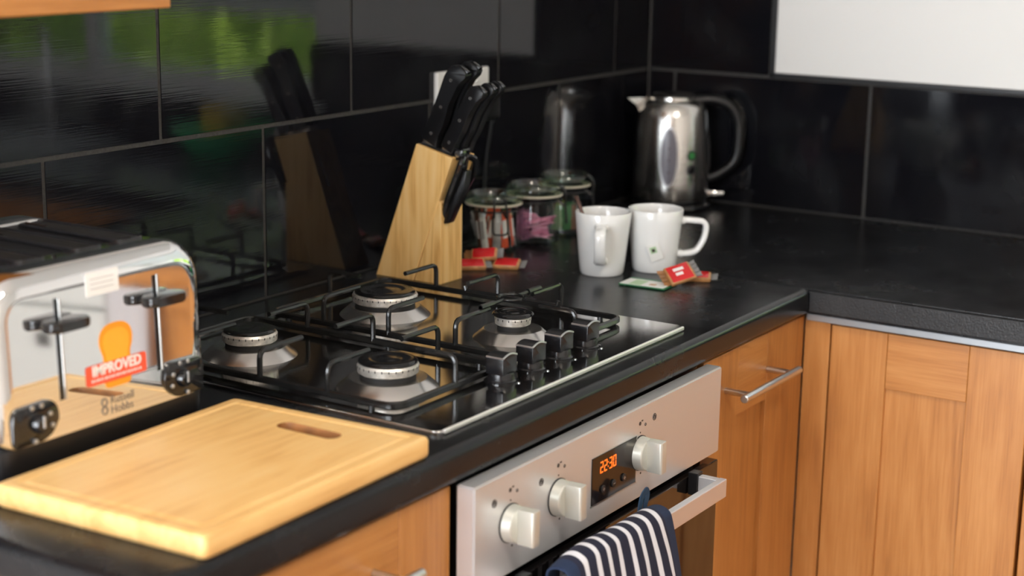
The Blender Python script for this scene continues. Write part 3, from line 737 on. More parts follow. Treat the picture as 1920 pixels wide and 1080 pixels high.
# top face with slot: ring bridging between inner outline and the slot outline
slx, sly0, sly1, slw = -1.6435, -.534, -.456, .0100
top = rings[-1]; N_ = len(top)
def slotpt(p, w, z):
    cy = min(max(p.y, sly0+w), sly1-w); v = Vector((p.x-slx, p.y-cy)); v = v.normalized()*w if v.length > 1e-6 else Vector((w, 0)); return Vector((slx+v.x, cy+v.y, z))
# denser rings so that the slot is smooth
import itertools
dense = []
for k in range(N_):
    dense.append(top[k])
bmesh.ops.triangle_fill
slot_top = [Vector((slx+(slw+.0012)*math.cos(a), (sly1-slw if math.sin(a) >= 0 else sly0+slw)+(slw+.0012)*math.sin(a), T_)) for a in [2*PI*(k+.5)/24 for k in range(24)]]
sv = [bm.verts.new(p) for p in slot_top]; se = [bm.edges.new((sv[k], sv[(k+1) % 24])) for k in range(24)]
te = [bm.edges.get((top[k], top[(k+1) % N_])) for k in range(N_)]
bmesh.ops.triangle_fill(bm, use_beauty=True, use_dissolve=False, edges=te+se)
bmesh.ops.delete(bm, geom=[f for f in bm.faces if abs(f.calc_center_median().x-slx) < slw*.8 and sly0+.003 < f.calc_center_median().y < sly1-.003 and f.calc_center_median().z > T_-.0005 and all((v in sv) for v in f.verts)], context='FACES_ONLY')
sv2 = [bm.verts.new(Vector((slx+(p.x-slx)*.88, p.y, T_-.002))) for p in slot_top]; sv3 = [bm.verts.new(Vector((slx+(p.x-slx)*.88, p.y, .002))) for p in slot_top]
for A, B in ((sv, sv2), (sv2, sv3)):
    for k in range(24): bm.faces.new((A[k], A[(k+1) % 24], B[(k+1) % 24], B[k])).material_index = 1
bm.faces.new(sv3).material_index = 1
bt_ = part('board', bm, [M['bamboo'], plain('shaded_slot_wood', (.33, .13, .035), .6, noise=.3, nscale=60)], cb, True, angle=40)  # slot walls coloured a darker brown to paint in the shade inside
for p in bt_.data.polygons:
    if abs(p.normal.z) > .999: p.use_smooth = False

# ------------------------------------------------------------------ toaster
ta = thing('toaster', 'chrome four slice toaster with black top and orange toast sticker', 'toaster', (-1.776, -.20, 0))
TX0, TX1, TZ0, TZ1 = -1.912, -1.616, .0385, .208
def yf(z): return -.3385 + .040*z     # the front leans back a little
def shell(layers, cap0=True, cap1=True):
    bm = bmesh.new(); rings = []
    for ins, y in layers:
        pts = rrect(TX0+ins, TX1-ins, TZ0, TZ1-ins, [max(.004, .014-ins*.4), max(.004, .014-ins*.4), max(.006, .046-ins), max(.006, .046-ins)], 8)
        rings.append([bm.verts.new((x, (y if y > -.25 else (yf(z)+(y+.340))), z)) for x, z in pts])
    for a, c in zip(rings[:-1], rings[1:]):
        n_ = len(a)
        for k in range(n_): bm.faces.new((a[k], a[(k+1) % n_], c[(k+1) % n_], c[k]))
    if cap0: bm.faces.new(rings[0])
    if cap1: bm.faces.new(rings[-1])
    return bm
fl = [(.0035, -.290), (0, -.294)]+[(.022*(1-math.cos(a)), -.318-.022*math.sin(a)) for a in [PI/2*k/9 for k in range(10)]]+[(.0228, -.3401), (.026, -.3401)]
part('front_shell', shell(fl), M['chrome'], ta, True, angle=60)
ta.location.x -= .004
bk = [(.0035, -.118), (0, -.114)]+[(.018*(1-math.cos(a)), -.086+.018*math.sin(a)) for a in [PI/2*k/7 for k in range(8)]]
part('back_shell', shell(bk), M['chrome'], ta, True, angle=60)
part('body', prism(rrect(TX0+.004, TX1-.004, TZ0, TZ1-.003, [.012, .012, .044, .044], 8), 'y', -.296, -.110), M['toastertop'], ta, True)
part('base', prism(rrect(TX0+.003, TX1-.003, -.335, -.072, .020, 5), 'z', .003, .0392, .0015), M['blacksatin'], ta, True)
for x in (TX0+.03, TX1-.03):
    for y in (-.30, -.10): part('foot', cyl((x, y, 0), (x, y, .004), .009, 14), M['blacksatin'], ta)
for x in (-1.872, -1.812, -1.736, -1.676):
    s = part('bread_slot', box(x-.0185, x+.0185, -.284, -.128, TZ1-.004, TZ1-.0010, .001), M['blacksatin'], ta, loc=(x, -.2, TZ1))
    rimb = tube(rounded([(x-.0175, -.284, TZ1-.001), (x+.0175, -.284, TZ1-.001), (x+.0175, -.128, TZ1-.001), (x-.0175, -.128, TZ1-.001)], .006, True), .0016, 6, closed=True)
    part('slot_rim', rimb, M['toastertop'], s, True)
    part('slot_opening', box(x-.0125, x+.0125, -.277, -.135, TZ1-.0015, TZ1-.0006), M['gap'], s)
    part('bread_rack', tube([(x-.010, -.166, TZ1+.0002), (x-.010, -.132, TZ1+.0004), (x+.006, -.131, TZ1+.0004)], .0014, 6), M['chrome'], s, True)
def on_front(x, z, d=0): return Vector((x, yf(z)-d, z))
tilt = math.atan(.040)
for x in (-1.8265, -1.6925):
    bm = bmesh.new()
    z0_, z1_ = .074, .177
    b_ = box(-.0030, .0030, -.0006, .0006, 0, (z1_-z0_), .0005); xf(b_, Matrix.Translation(on_front(x, z0_)) @ Matrix.Rotation(-tilt, 4, 'X')); join(bm, b_)
    sl = part('lever_slot', bm, M['blackgloss'], ta)
    b_ = box(.0030, .0056, -.0012, .0006, 0, (z1_-z0_), .0005); xf(b_, Matrix.Translation(on_front(x, z0_)) @ Matrix.Rotation(-tilt, 4, 'X'))
    part('slot_edge', b_, M['satin'], sl)
    zc = .1535
    lv = part('lever', prism(rrect(x-.026, x+.026, yf(zc)-.025, yf(zc)-.001, .009, 5), 'z', zc-.005, zc+.005, .002), M['blackgloss'], ta, True)
    part('lever_trim', tube(rounded([(x-.024, yf(zc)-.004, zc+.001), (x-.0255, yf(zc)-.023, zc+.001), (x+.0255, yf(zc)-.023, zc+.001), (x+.024, yf(zc)-.004, zc+.001)], .009), .0016, 6), M['knobblack'], lv, True)
for x, fl_ in ((-1.8630, 1), (-1.6600, -1)):
    zc = .0600
    pts = [(x-fl_*.030, zc-.021), (x+fl_*.012, zc-.020), (x+fl_*.0255, zc-.009), (x+fl_*.030, zc+.004), (x+fl_*.021, zc+.020), (x-fl_*.026, zc+.018), (x-fl_*.030, zc+.009)]
    pts = [(p.x, p.y) for p in rounded([(a, b2, 0) for a, b2 in pts], .007, True, 3)]
    b_ = prism(pts, 'y', -.0035, .002, .001); xf(b_, Matrix.Translation((0, yf(zc), 0)))
    dl = part('control_dial', b_, M['blackgloss'], ta, True, loc=(x, yf(zc), zc))
    kx = x+fl_*.002
    part('dial_knob', cyl((kx, yf(zc)-.003, zc-.001), (kx, yf(zc)-.0115, zc-.001), .0095, 28, .0080, bev=.0015), M['blackgloss'], dl, True)
    part('dial_pointer', box(kx-.0012, kx+.0012, yf(zc)-.0122, yf(zc)-.0105, zc-.004, zc+.008, .0004), M['silver'], dl)
    for k, (dx, dz) in enumerate(((-.006, .0165), (.006, .0165), (.0165, .006), (.0185, -.006), (-.004, -.0175))):
        part('push_button', cyl((x+fl_*dx, yf(zc+dz)-.0025, zc+dz), (x+fl_*dx, yf(zc+dz)-.0055, zc+dz), .0024, 14, bev=.0005), M['silver'], dl, True)
# stickers and lettering on the leaning chrome front
Ms = Matrix.Translation((0, 0, 0))
def fr_plate(poly, d0, d1):
    bm = prism(poly, 'y', -d1, -d0)
    for v in bm.verts: v.co.y += yf(v.co.z)
    return bm
cxT = -1.7510
bread = [(cxT-.0180, .0715), (cxT+.0180, .0715), (cxT+.0185, .106), (cxT+.0215, .112), (cxT+.0235, .121), (cxT+.0210, .131), (cxT+.0125, .1375), (cxT, .139), (cxT-.0125, .1375), (cxT-.0210, .131), (cxT-.0235, .121), (cxT-.0215, .112), (cxT-.0185, .106)]
def soft(poly, r=.006): return [(p.x, p.y) for p in rounded([(a, b2, 0) for a, b2 in poly], r, True, 3)]
st = part('toast_sticker', fr_plate(soft(bread), 0, .0005), M['sticker_o'], ta, loc=(cxT, yf(.1), .1))
inn = [(cxT+(x-cxT)*.78, .108+(z-.108)*.80) for x, z in bread]
part('toast_crumb', fr_plate(soft(inn), .0004, .0008), M['sticker_o2'], st)
part('red_label', fr_plate(rrect(cxT-.0430, cxT+.0400, .0785, .0995, .003, 4), .0006, .0011), M['sticker_r'], st)
text('lettering', 'IMPROVED', .0152, (cxT-.0015, yf(.088)-.0013, .0883), M['print'], st, align='CENTER', bold=.0004, rot=(PI/2-tilt, 0, 0), sx=.93)
bm = bmesh.new(); xq = cxT-.0365      # the second line is too small to read in the photograph: a row of tiny strokes
for wd in (.0020, .0014, .0022, .0016, .0012, .0024, .0016, .0020, .0012, .0022, .0016, .0024, .0014, .0020, .0018, .0022, .0014, .0020):
    box(xq, xq+wd, yf(.0835)-.0014, yf(.0835)-.0009, .0822, .0848, bm=bm); xq += wd+.0021
part('small_print', bm, M['print'], st)
ws = part('white_sticker', fr_plate(rrect(-1.7865, -1.7420, .1705, .1945, .001, 2), 0, .0005), M['sticker_w'], ta)
for k in range(3):
    bm = box(-1.781, -1.749, -.0010, -.0004, .177+.005*k, .1776+.005*k)
    for v in bm.verts: v.co.y += yf(v.co.z)
    part('faint_print_line', bm, M['grey'], ws)
text('lettering', 'Russell\nHobbs', .0120, (-1.7640, yf(.052)-.0002, .0545), M['greyprint'], ta, depth=.00015, rot=(PI/2-tilt, 0, 0), spacing=.85)
bm = bmesh.new()
for zz in (.0580, .0495):
    tube([(-1.7720+.0036*math.cos(a*PI/6), yf(zz)-.0004, zz+.0040*math.sin(a*PI/6)) for a in range(12)], .0008, 5, closed=True, bm=bm)
part('emblem', bm, M['greyprint'], ta)

# ------------------------------------------------------------------ knife block
kb = thing('knife_block', 'slanted pine knife block standing behind the hob', 'knife block', (-.894, -.09, 0))
KX0, KX1 = -.923, -.864
b_ = prism([(-.030, 0), (-.106, .2105), (-.172, .1945), (-.1010, 0)], 'x', KX0, KX1, .0012)
part('slanted_body', b_, M['pine_t'], kb)
b_ = prism([(-.1025, 0), (-.1510, 0), (-.1510, .124), (-.1470, .128)], 'x', KX0+.001, KX1-.001, .0010)
part('front_wedge', b_, M['pine_t'], kb)
part('slot_face', prism([(-.108, .2112), (-.168, .1966), (-.168, .1960), (-.108, .2104)], 'x', KX0+.006, KX1-.006), M['gap'], kb)
ax_ = Vector((-.052, .1185)).normalized()    # handle direction in (y, z)
def knife(label, x, y, z, L, w, th=.015, riv=3, lean=None):
    t = thing('kitchen_knife', label, 'knife', (x, y, z), 'kitchen knives in the pine block')
    a = ax_ if lean is None else Vector(lean).normalized(); nrm = Vector((-a.y, a.x))  # towards +z,-y  (front)
    if nrm.x > 0: nrm = -nrm       # nrm points to -y (front)
    def P(s, q): return (y+a.x*s+nrm.x*q, z+a.y*s+nrm.y*q)
    prof = [(0, -w*.50), (L*.10, -w*.5), (L*.5, -w*.46), (L*.82, -w*.50), (L*.97, -w*.36), (L, w*.05), (L*.985, w*.55), (L*.93, w*.66), (L*.80, w*.40), (L*.55, w*.30), (L*.30, w*.42), (L*.14, w*.36), (0, w*.50)]
    pp = [P(s, q) for s, q in prof]
    pp = [(p.x, p.y) for p in rounded([(u_1, v_1, 0) for u_1, v_1 in pp], .004, True, 3)]
    part('handle', prism(pp, 'x', x-th/2, x+th/2, .0016), M['blacksatin'], t, True)
    bt = [P(L*.965, -w*.30), P(L*1.012, w*.10), P(L*.995, w*.62), P(L*.955, w*.60)]
    part('butt_cap', prism(bt, 'x', x-th*.28, x+th*.28, .0006), M['blackgloss'], t, True)
    for k in range(riv):
        c = P(L*(.12+.345*k), -w*.06)
        part('rivet', cyl((x-th/2-.0006, *c), (x+th/2+.0006, *c), .0028, 14), M['rivet'], t, True)
    q = [P(-.002, -w*.46), P(-.002, w*.46), P(-.085, w*.40), P(-.10, -w*.46)]
    part('blade', prism(q, 'x', x-.0010, x+.0010), M['rivet'], t)
    return t
knife('large black three-rivet knife, tallest and nearest handle in the pine block', -.909, -.124, .2125, .128, .030)
knife('black knife handle just behind the tallest one in the pine block', -.886, -.128, .2125, .133, .028)
knife('medium black knife handle with bright rivets, front left in the pine block', -.909, -.156, .2040, .112, .024, lean=(-.058, .105))
knife('black knife handle behind the front left one in the pine block', -.890, -.160, .2040, .116, .022, .013, lean=(-.058, .105))
knife('rearmost black knife handle, furthest right in the pine block', -.872, -.160, .2020, .120, .022, .013, lean=(-.058, .105))
# scissors hanging in the front of the block
sx_, sy_ = -.902, -.187
def shr(bm):
    for v in bm.verts: v.co.y += (.196-v.co.z)*.34
    return bm
t = thing('kitchen_scissors', 'black handled kitchen scissors tucked in the front of the pine knife block', 'scissors', (sx_, sy_, .19))
for s in (-1, 1):
    cx_ = sx_+s*.009
    lp = [(cx_-s*.006, sy_+.006, .196), (cx_+s*.010, sy_-.002, .190), (cx_+s*.014, sy_-.003, .165), (cx_+s*.010, sy_+.002, .135), (cx_-s*.002, sy_+.008, .100), (cx_-s*.006, sy_+.012, .098), (cx_-s*.008, sy_+.006, .135), (cx_-s*.008, sy_+.002, .170)]
    part('finger_loop', shr(tube(rounded(lp, .008, True), .0050, 8, closed=True)), M['blackgloss'], t, True)
part('lower_grip', shr(prism([(-.1845, .092), (-.194, .094), (-.203, .150), (-.198, .176), (-.186, .176), (-.180, .150)], 'x', sx_-.012, sx_+.004, .002)), M['blacksatin'], t, True)
part('pivot', cyl((sx_-.012, sy_+.012, .200), (sx_+.012, sy_+.012, .200), .005, 14), M['rivet'], t, True)
part('scissor_neck', box(sx_-.011, sx_+.011, sy_+.004, sy_+.020, .190, .208, .003), M['blackgloss'], t, True)

# ------------------------------------------------------------------ wall socket with the kettle plug
so = thing('wall_socket', 'white double wall socket on the black tiles behind the knife block', 'socket', (-.656, 0, .25))
part('face_plate', box(-.731, -.582, -.009, .0005, .2085, .2955, .003), M['socket'], so)
for x in (-.695, -.618):
    part('switch', box(x-.006, x+.006, -.0125, -.009, .272, .286, .001), M['socket'], so)
    b_ = box(x-.002, x+.002, -.0095, -.0085, .250, .258); box(x-.013, x-.006, -.0095, -.0085, .235, .239, bm=b_); box(x+.006, x+.013, -.0095, -.0085, .235, .239, bm=b_)
    part('pin_holes', b_, M['gap'], so)
pl = thing('plug', 'black mains plug in the right half of the wall socket', 'plug', (-.618, -.025, .24))
part('plug_body', box(-.646, -.594, -.043, -.010, .210, .262, .009, 4), M['blacksatin'], pl, True)
part('power_cord', tube(rounded([(-.60, -.028, .212), (-.60, -.012, .12), (-.59, -.010, .006), (-.40, -.010, .0045), (-.20, -.030, .0045)], .05, seg=6), .0032, 8), M['blacksatin'], pl, True)

# ------------------------------------------------------------------ jars
def jar(cx, cy, r, h, ang, label, group='clip-top glass jars'):
    t = thing('glass_jar', label, 'jar', (cx, cy, 0), group)
    hb = h*.80
    part('jar_body', lathe([(0, .001), (r*.86, .001), (r, .008), (r, hb*.80), (r*.93, hb*.92), (r*.98, hb)], cx, cy, 48, cap=False), M['glass'], t, True)
    part('rubber_seal', lathe([(r*.90, hb), (r*1.10, hb+.0005), (r*1.13, hb+.002), (r*1.10, hb+.0038), (r*.90, hb+.004)], cx, cy, 48, cap=False), M['rubber'], t, True)
    part('lid', lathe([(r*.90, hb+.0045), (r*1.10, hb+.0045), (r*1.14, hb+.008), (r*1.14, h-.006), (r*1.08, h-.001), (r*.98, h), (r*.92, h-.004), (r*.88, h-.010), (0, h-.011), (0, h-.014), (r*.9, h-.014)], cx, cy, 48, cap=False), M['glassrim'], t, True)
    Rm = Matrix.Translation((cx, cy, 0)) @ Matrix.Rotation(ang, 4, 'Z')
    bm = tube([Rm @ Vector((r*.95*math.cos(a*PI/16), r*.95*math.sin(a*PI/16), hb*.90)) for a in range(32)], .0014, 6, closed=True)
    part('neck_wire', bm, M['wire'], t, True)
    bm = bmesh.new()
    for s in (-1, 1):
        tube([Rm @ Vector(p) for p in rounded([(r*.93, s*.008, hb*.90), (r*1.22, s*.010, hb*.78), (r*1.26, s*.010, hb+.002), (r*1.16, s*.010, h*.93), (r*.9, s*.004, h*.97)], .006)], .0016, 6, bm=bm)
    part('clip_wire', bm, M['wire'], t, True)
    bm = tube([Rm @ Vector(p) for p in rounded([(r*1.20, -.012, hb*.86), (r*1.30, -.013, hb*.45), (r*1.30, .013, hb*.45), (r*1.20, .012, hb*.86)], .008)], .0018, 6)
    part('clip_lever', bm, M['wire'], t, True)
    bm = tube([Rm @ Vector(p) for p in rounded([(-r*.95, -.012, hb*.90), (-r*1.2, -.012, hb+.003), (-r*1.2, .012, hb+.003), (-r*.95, .012, hb*.90)], .005)], .0016, 6)
    part('hinge_wire', bm, M['wire'], t, True)
    return hb
J = [(-.650, -.066, .0425, .096, -2.35), (-.566, -.093, .0425, .104, -1.05), (-.455, -.085, .0405, .106, -1.0)]
jar(*J[0], 'clip-top glass jar of small drink sachets, nearest the knife block')
jar(*J[1], 'middle clip-top glass jar holding pink sweetener sachets')
jar(*J[2], 'rearmost clip-top glass jar with green and white sachets, behind the left mug')
def sachet(name, label, cat, grp, mats, c, size, rot, band=None):
    """soft flat packet: pillow body with crimped ends"""
    w, h, th = size
    R_ = Matrix.Translation(c) @ Euler(rot).to_matrix().to_4x4()
    t = thing(name, label, cat, c, grp)
    bm = bmesh.new(); nu_, nv_ = 4, 6; lay = []
    for s in (1, -1):
        gr = []
        for i in range(nu_+1):
            row = []
            for j in range(nv_+1):
                u = i/nu_*2-1; v = j/nv_*2-1
                f = (1-abs(u)**2.2)*(1-abs(v)**4)
                row.append(bm.verts.new(R_ @ Vector((u*w/2, s*(th/2*f+.0003), v*h/2))))
            gr.append(row)
        lay.append(gr)
        for i in range(nu_):
            for j in range(nv_): bm.faces.new((gr[i][j], gr[i+1][j], gr[i+1][j+1], gr[i][j+1]))
    A, B = lay
    per = [(i, 0) for i in range(nu_)]+[(nu_, j) for j in range(nv_)]+[(i, nv_) for i in range(nu_, 0, -1)]+[(0, j) for j in range(nv_, 0, -1)]
    for k in range(len(per)):
        a, b2 = per[k], per[(k+1) % len(per)]
        bm.faces.new((A[a[0]][a[1]], A[b2[0]][b2[1]], B[b2[0]][b2[1]], B[a[0]][a[1]]))
    part('wrapper', bm, mats[0], t, True)
    if len(mats) > 1:
        b_ = box(-w*.30, w*.30, -th*.54-.0006, th*.54+.0006, -h*.22, h*.26, .0006)
        part('printed_band', xf(b_, R_), mats[1], t)
    return t
rj = random.Random(11)
# jar 1: sticks standing in the jar
mats1 = ['orangered', 'grey', 'whitepaper', 'orangered', 'brown', 'grey', 'orangered', 'brown', 'whitepaper', 'orangered', 'grey', 'orangered', 'brown', 'orangered', 'grey', 'darkgreen']
nm = {'orangered': 'orange red', 'grey': 'silver grey', 'whitepaper': 'white', 'brown': 'brown', 'darkgreen': 'dark green'}
for k, mk in enumerate(mats1):
    a = 2*PI*k/len(mats1); rad = .030 if k % 3 else .018
    c = (J[0][0]+rad*math.cos(a), J[0][1]+rad*math.sin(a), .0365+rj.uniform(-.002, .003))
    sachet('sachet', nm[mk]+' stick sachet standing in the jar nearest the knife block', 'sachet', 'stick sachets in the nearest jar, '+nm[mk], [M[mk], M['redw'] if mk == 'orangered' else M['grey']], c, (.0135, .062, .006), (rj.uniform(-.22, .22), rj.uniform(-.25, .25), a+PI/2))
# jar 2: pink sachets, an upright bundle on the left and a slumped fan on the right
for k in range(6):
    c = (J[1][0]-.026+.003*k*.5, J[1][1]+.016-.002*k+.004, .036)
    c = (J[1][0]-.022+.0035*(k % 3), J[1][1]+.018-.0035*k+.002, .0345)
    sachet('sachet', 'mauve pink sachet standing upright in the middle jar', 'sachet', 'upright pink sachets in the middle jar', [M['mauve']], c, (.022, .052, .003), (0, rj.uniform(-.05, .05), .55))
for k in range(15):
    f = k/14; c = (J[1][0]-.004+.011*math.cos(k*2.1), J[1][1]-.010-.011*math.sin(k*1.7), .0130+.0024*k)
    sachet('sachet', 'bright pink sachet slumped at the bottom of the middle jar', 'sachet', 'slumped pink sachets in the middle jar', [M['pink']], c, (.027, .041, .0034), (PI/2-.30+rj.uniform(-.25, .25), rj.uniform(-.3, .3), -1.04+rj.uniform(-.5, .5)))
for k, mk in enumerate(['darkgreen', 'yellowgreen', 'brown', 'grey', 'palegreen', 'darkgreen', 'brown', 'grey']):
    a = 2*PI*k/8; c = (J[2][0]+.020*math.cos(a), J[2][1]+.020*math.sin(a), .0300)
    nn = {'darkgreen': 'dark green', 'yellowgreen': 'lime green', 'whitepaper': 'white', 'brown': 'brown', 'palegreen': 'pale green', 'grey': 'silver grey'}[mk]
    sachet('sachet', nn+' sachet standing in the rearmost jar', 'sachet', 'sachets in the rearmost jar, '+nn, [M[mk]], c, (.018, .044, .004), (rj.uniform(-.12, .12), rj.uniform(-.15, .15), a+PI/2))
# wrapped biscuits
def biscuit(label, c, rot, grp=None, L=.062, w=.026, th=.009, txt=False, spin=0):
    t = thing('wrapped_biscuit', label, 'biscuit', c, grp)
    R_ = Matrix.Translation(c) @ Euler(rot).to_matrix().to_4x4() @ Matrix.Rotation(spin, 4, 'Z')
    b_ = box(-L*.34, L*.34, -w/2, w/2, -th/2, th/2, .0028, 3); part('wrapper', xf(b_, R_), M['biscuit'], t, True)
    b_ = box(-L*.29, L*.29, -w*.46, w*.46, -th/2-.0004, th/2+.0006, .0016, 2); part('red_panel', xf(b_, R_), M['red'], t, True)
    for s in (-1, 1):
        bm = bmesh.new(); n_ = 8; rr_ = []
        for i in range(n_+1):
            v = i/n_*2-1; zz = .0012*(-1)**i
            rr_.append([bm.verts.new(R_ @ Vector((s*L*.33, v*w*.44, zz*.3))), bm.verts.new(R_ @ Vector((s*L*.50, v*w*.50, zz+.0004)))])
        for i in range(n_): bm.faces.new((rr_[i][0], rr_[i+1][0], rr_[i+1][1], rr_[i][1]))
        bmesh.ops.solidify(bm, geom=bm.faces[:], thickness=.0005)
        part('crimped_end', bm, M['clearwrap'] if s > 0 else M['biscuit'], t)
    if txt:
        for k in range(2):
            b_ = box(-L*.14+k*.001, L*.13-k*.004, w*(.10-.26*k), w*(.26-.26*k), th/2+.0005, th/2+.0009); part('white_script_print', xf(b_, R_), M['redw'], t)
    return t
biscuit('red and gold wrapped biscuit leaning against another beside the right mug', (-.712, -.4460, .0190), (.66, 0, -1.04), txt=True, L=.062, w=.034, th=.008, spin=.42)
biscuit('wrapped biscuit with a clear crimped end under the leaning one beside the right mug', (-.660, -.449, .0060), (.18, 0, -1.15), L=.064, w=.026)
gl_ = 'red wrapped biscuits beside the knife block'
biscuit('red wrapped biscuit on top of the small pile between knife block and jar', (-.770, -.128, .0185), (.45, -.10, -1.10), gl_)
biscuit('red wrapped biscuit at the right end of the small pile by the nearest jar', (-.762, -.166, .0070), (.30, 0, -1.20), gl_)
biscuit('red wrapped biscuit at the left end of the pile, touching the knife block', (-.800, -.126, .0070), (.30, 0, -.85), gl_)
biscuit('red wrapped biscuit at the back of the pile, against the nearest jar', (-.745, -.110, .0070), (.30, 0, -.95), gl_)
# tea bag envelope
t = thing('tea_envelope', 'green and white tea bag envelope lying in front of the two mugs', 'tea bag', (-.734, -.406, 0))
R_ = Matrix.Translation((-.7340, -.4060, .0022)) @ Matrix.Rotation(-1.50, 4, 'Z')
part('envelope', xf(box(-.040, .036, -.0245, .0245, -.0014, .0014, .0008), R_), M['greenprint'], t)
part('white_panel', xf(box(-.038, .034, -.0245, .014, .0012, .0020, .0002), R_ ), M['whitepaper'], t)
part('green_panel', xf(box(-.024, -.004, -.0240, .008, .0018, .0023, .0002), R_ ), M['palegreen'], t)
part('red_spot', xf(box(.006, .016, -.016, -.006, .0018, .0023, .0002), R_ ), M['biscuit'], t)

# ------------------------------------------------------------------ mugs
def mug(cx, cy, ang, label):
    t = thing('mug', label, 'mug', (cx, cy, 0))
    rt, rb, h = .0440, .0345, .0990
    pr = [(0, .003), (rb-.008, .003), (rb-.005, .0002), (rb-.002, .0008), (rb, .005), (rb+.0015, .018), (rt-.0015, h*.82), (rt, h-.0015), (rt-.001, h), (rt-.0028, h), (rt-.0038, h-.002), (rt-.006, h*.8), (rb-.003, .020), (rb-.006, .009), (0, .007)]
    part('cup', lathe(pr, cx, cy, 64, cap=False), M['ceramic'], t, True, angle=50)
    Rm = Matrix.Translation((cx, cy, 0)) @ Matrix.Rotation(ang, 4, 'Z')
    path = rounded([(.0405, 0, .0800), (.0500, 0, .0810), (.0815, 0, .0785), (.0790, 0, .0510), (.0660, 0, .0300), (.0500, 0, .0265), (.0355, 0, .0275)], .012, seg=5)
    ph = [Rm @ p for p in path]; n_ = len(ph)
    upv = (Rm.to_3x3() @ Vector((0, 1, 0)))
    part('handle', tube(ph, [1.25 if i < 2 or i > n_-3 else 1.0 for i in range(n_)], sq=(.0085, .0175), up=upv), M['ceramic'], t, True, angle=60)
    part('drink', lathe([(0, .060), (rb+.002, .060)], cx, cy, 40, cap=False), M['tea'], t)
    return t
m1 = mug(-.702, -.3045, math.atan2(-.50, -.86)-.06, 'white ceramic mug with a teaspoon in it and its handle towards the camera')
m2 = mug(-.630, -.3580, math.atan2(-.84, .54)+.05, 'white ceramic mug with a hanging tea tag and its handle to the right')
t = thing('teaspoon', 'dark steel teaspoon standing in the left mug', 'spoon', (-.71, -.29, .03))
part('spoon_handle', tube([(-.7165, -.300, .030), (-.712, -.277, .085), (-.7065, -.2620, .108), (-.704, -.256, .117)], [1, 1, 1.2, 1.35], sq=(.0050, .0018), up=(.86, .5, 0)), plain('dark_steel', (.10, .065, .055), .25, 1), t, True)
part('spoon_bowl', xf(lathe([(0, -.003), (.007, -.002), (.010, .001), (.008, .001), (0, -.001)], n=20, cap=False), Matrix.Translation((-.7175, -.306, .018)) @ Matrix.Rotation(1.2, 4, 'X')), M['steel'], t, True)
# tea tag lying against mug 2 on a string
t = thing('tea_tag', 'white paper tea bag tag with a green print hanging on the right mug', 'tea tag', (-.668, -.378, .03))
dv = Vector((-.86, -.50, 0)); dv = (Matrix.Rotation(-.02, 3, 'Z') @ dv)
rr3 = .0385; tp = Vector((-.630, -.3580, 0))+dv*rr3+Vector((0, 0, .036))
Rt = Matrix.Translation(tp+dv*.0015) @ Matrix.Rotation(math.atan2(dv.y, dv.x), 4, 'Z') @ Matrix.Rotation(-.12+.22, 4, 'Y') @ Matrix.Rotation(.35, 4, 'X')
part('paper_tag', xf(box(-.0004, .0004, -.010, .010, -.014, .014, .0002), Rt), M['whitepaper'], t)
bm = box(.0004, .0008, -.006, .0040, -.001, .009); xf(bm, Rt); part('green_print', bm, M['palegreen'], t)
bm = box(.0008, .0010, -.0035, .0015, .001, .006); xf(bm, Rt); part('dark_print', bm, M['darkprint'], t)
sd = [Vector((-.630, -.3580, 0))+dv*r_3+Vector((0, 0, z_3)) for r_3, z_3 in ((.0385, .050), (.0430, .085), (.0452, .0995), (.0415, .1005), (.038, .09))]
part('string', tube(sd, .0004, 5), M['whitepaper'], t)

# ------------------------------------------------------------------ kettle
KC = Vector((-.095, -.105, 0))
ke = thing('kettle', 'brushed steel electric kettle with an arched black handle in the tiled corner', 'kettle', KC)
part('power_base', lathe([(.078, .0005), (.080, .004), (.078, .010), (.070, .0125)], KC.x, KC.y, 56), M['blackgloss'], ke, True)
part('lower_ring', lathe([(.0705, .0120), (.0715, .0175)], KC.x, KC.y, 56), M['blacksatin'], ke, True)
bodyp = [(.0715, .0180), (.0728, .0200), (.0728, .050), (.0716, .100), (.0695, .145), (.0670, .175), (.0625, .193), (.0550, .2025), (.0470, .2055), (.042, .2058)]
body = part('body', lathe(bodyp, KC.x, KC.y, 72), M['kettle'], ke, True, angle=50)
part('lid', lathe([(.0435, .2050), (.0430, .2110), (.034, .2170), (.018, .2200), (0, .2205)], KC.x, KC.y, 48, cap=False), M['kettle'], ke, True)
hd_ = Vector((.54, -.842, 0)); side = Vector((.842, .54, 0))
tocam = Vector((-.888, -.460, 0))
def K(o, z): return KC+hd_*o+Vector((0, 0, z))
part('handle', tube(rounded([K(.036, .2020), K(.062, .2065), K(.100, .2020), K(.1265, .1720), K(.1290, .1280), K(.1240, .0860), K(.0950, .0640), K(.0670, .0530)], .022, seg=5), 1, sq=(.0170, .0215), up=side), M['blacksatin'], ke, True, angle=60)
part('handle_spine', box(-.010, .010, -.004, .006, .030, .205, .003) if False else tube([K(.068, .045), K(.0715, .080), K(.0700, .120), K(.0640, .165), K(.054, .196)], 1, sq=(.006, .022), up=side), M['blacksatin'], ke, True)
part('power_lever', xf(box(-.017, .017, -.006, .006, -.0045, .0045, .002), Matrix.Translation(K(.086, .0255)) @ Matrix.Rotation(math.atan2(hd_.y, hd_.x), 4, 'Z')), M['chrome'], ke, True)
part('lever_stem', tube([K(.066, .030), K(.086, .0265)], .004, 8), M['blacksatin'], ke, True)
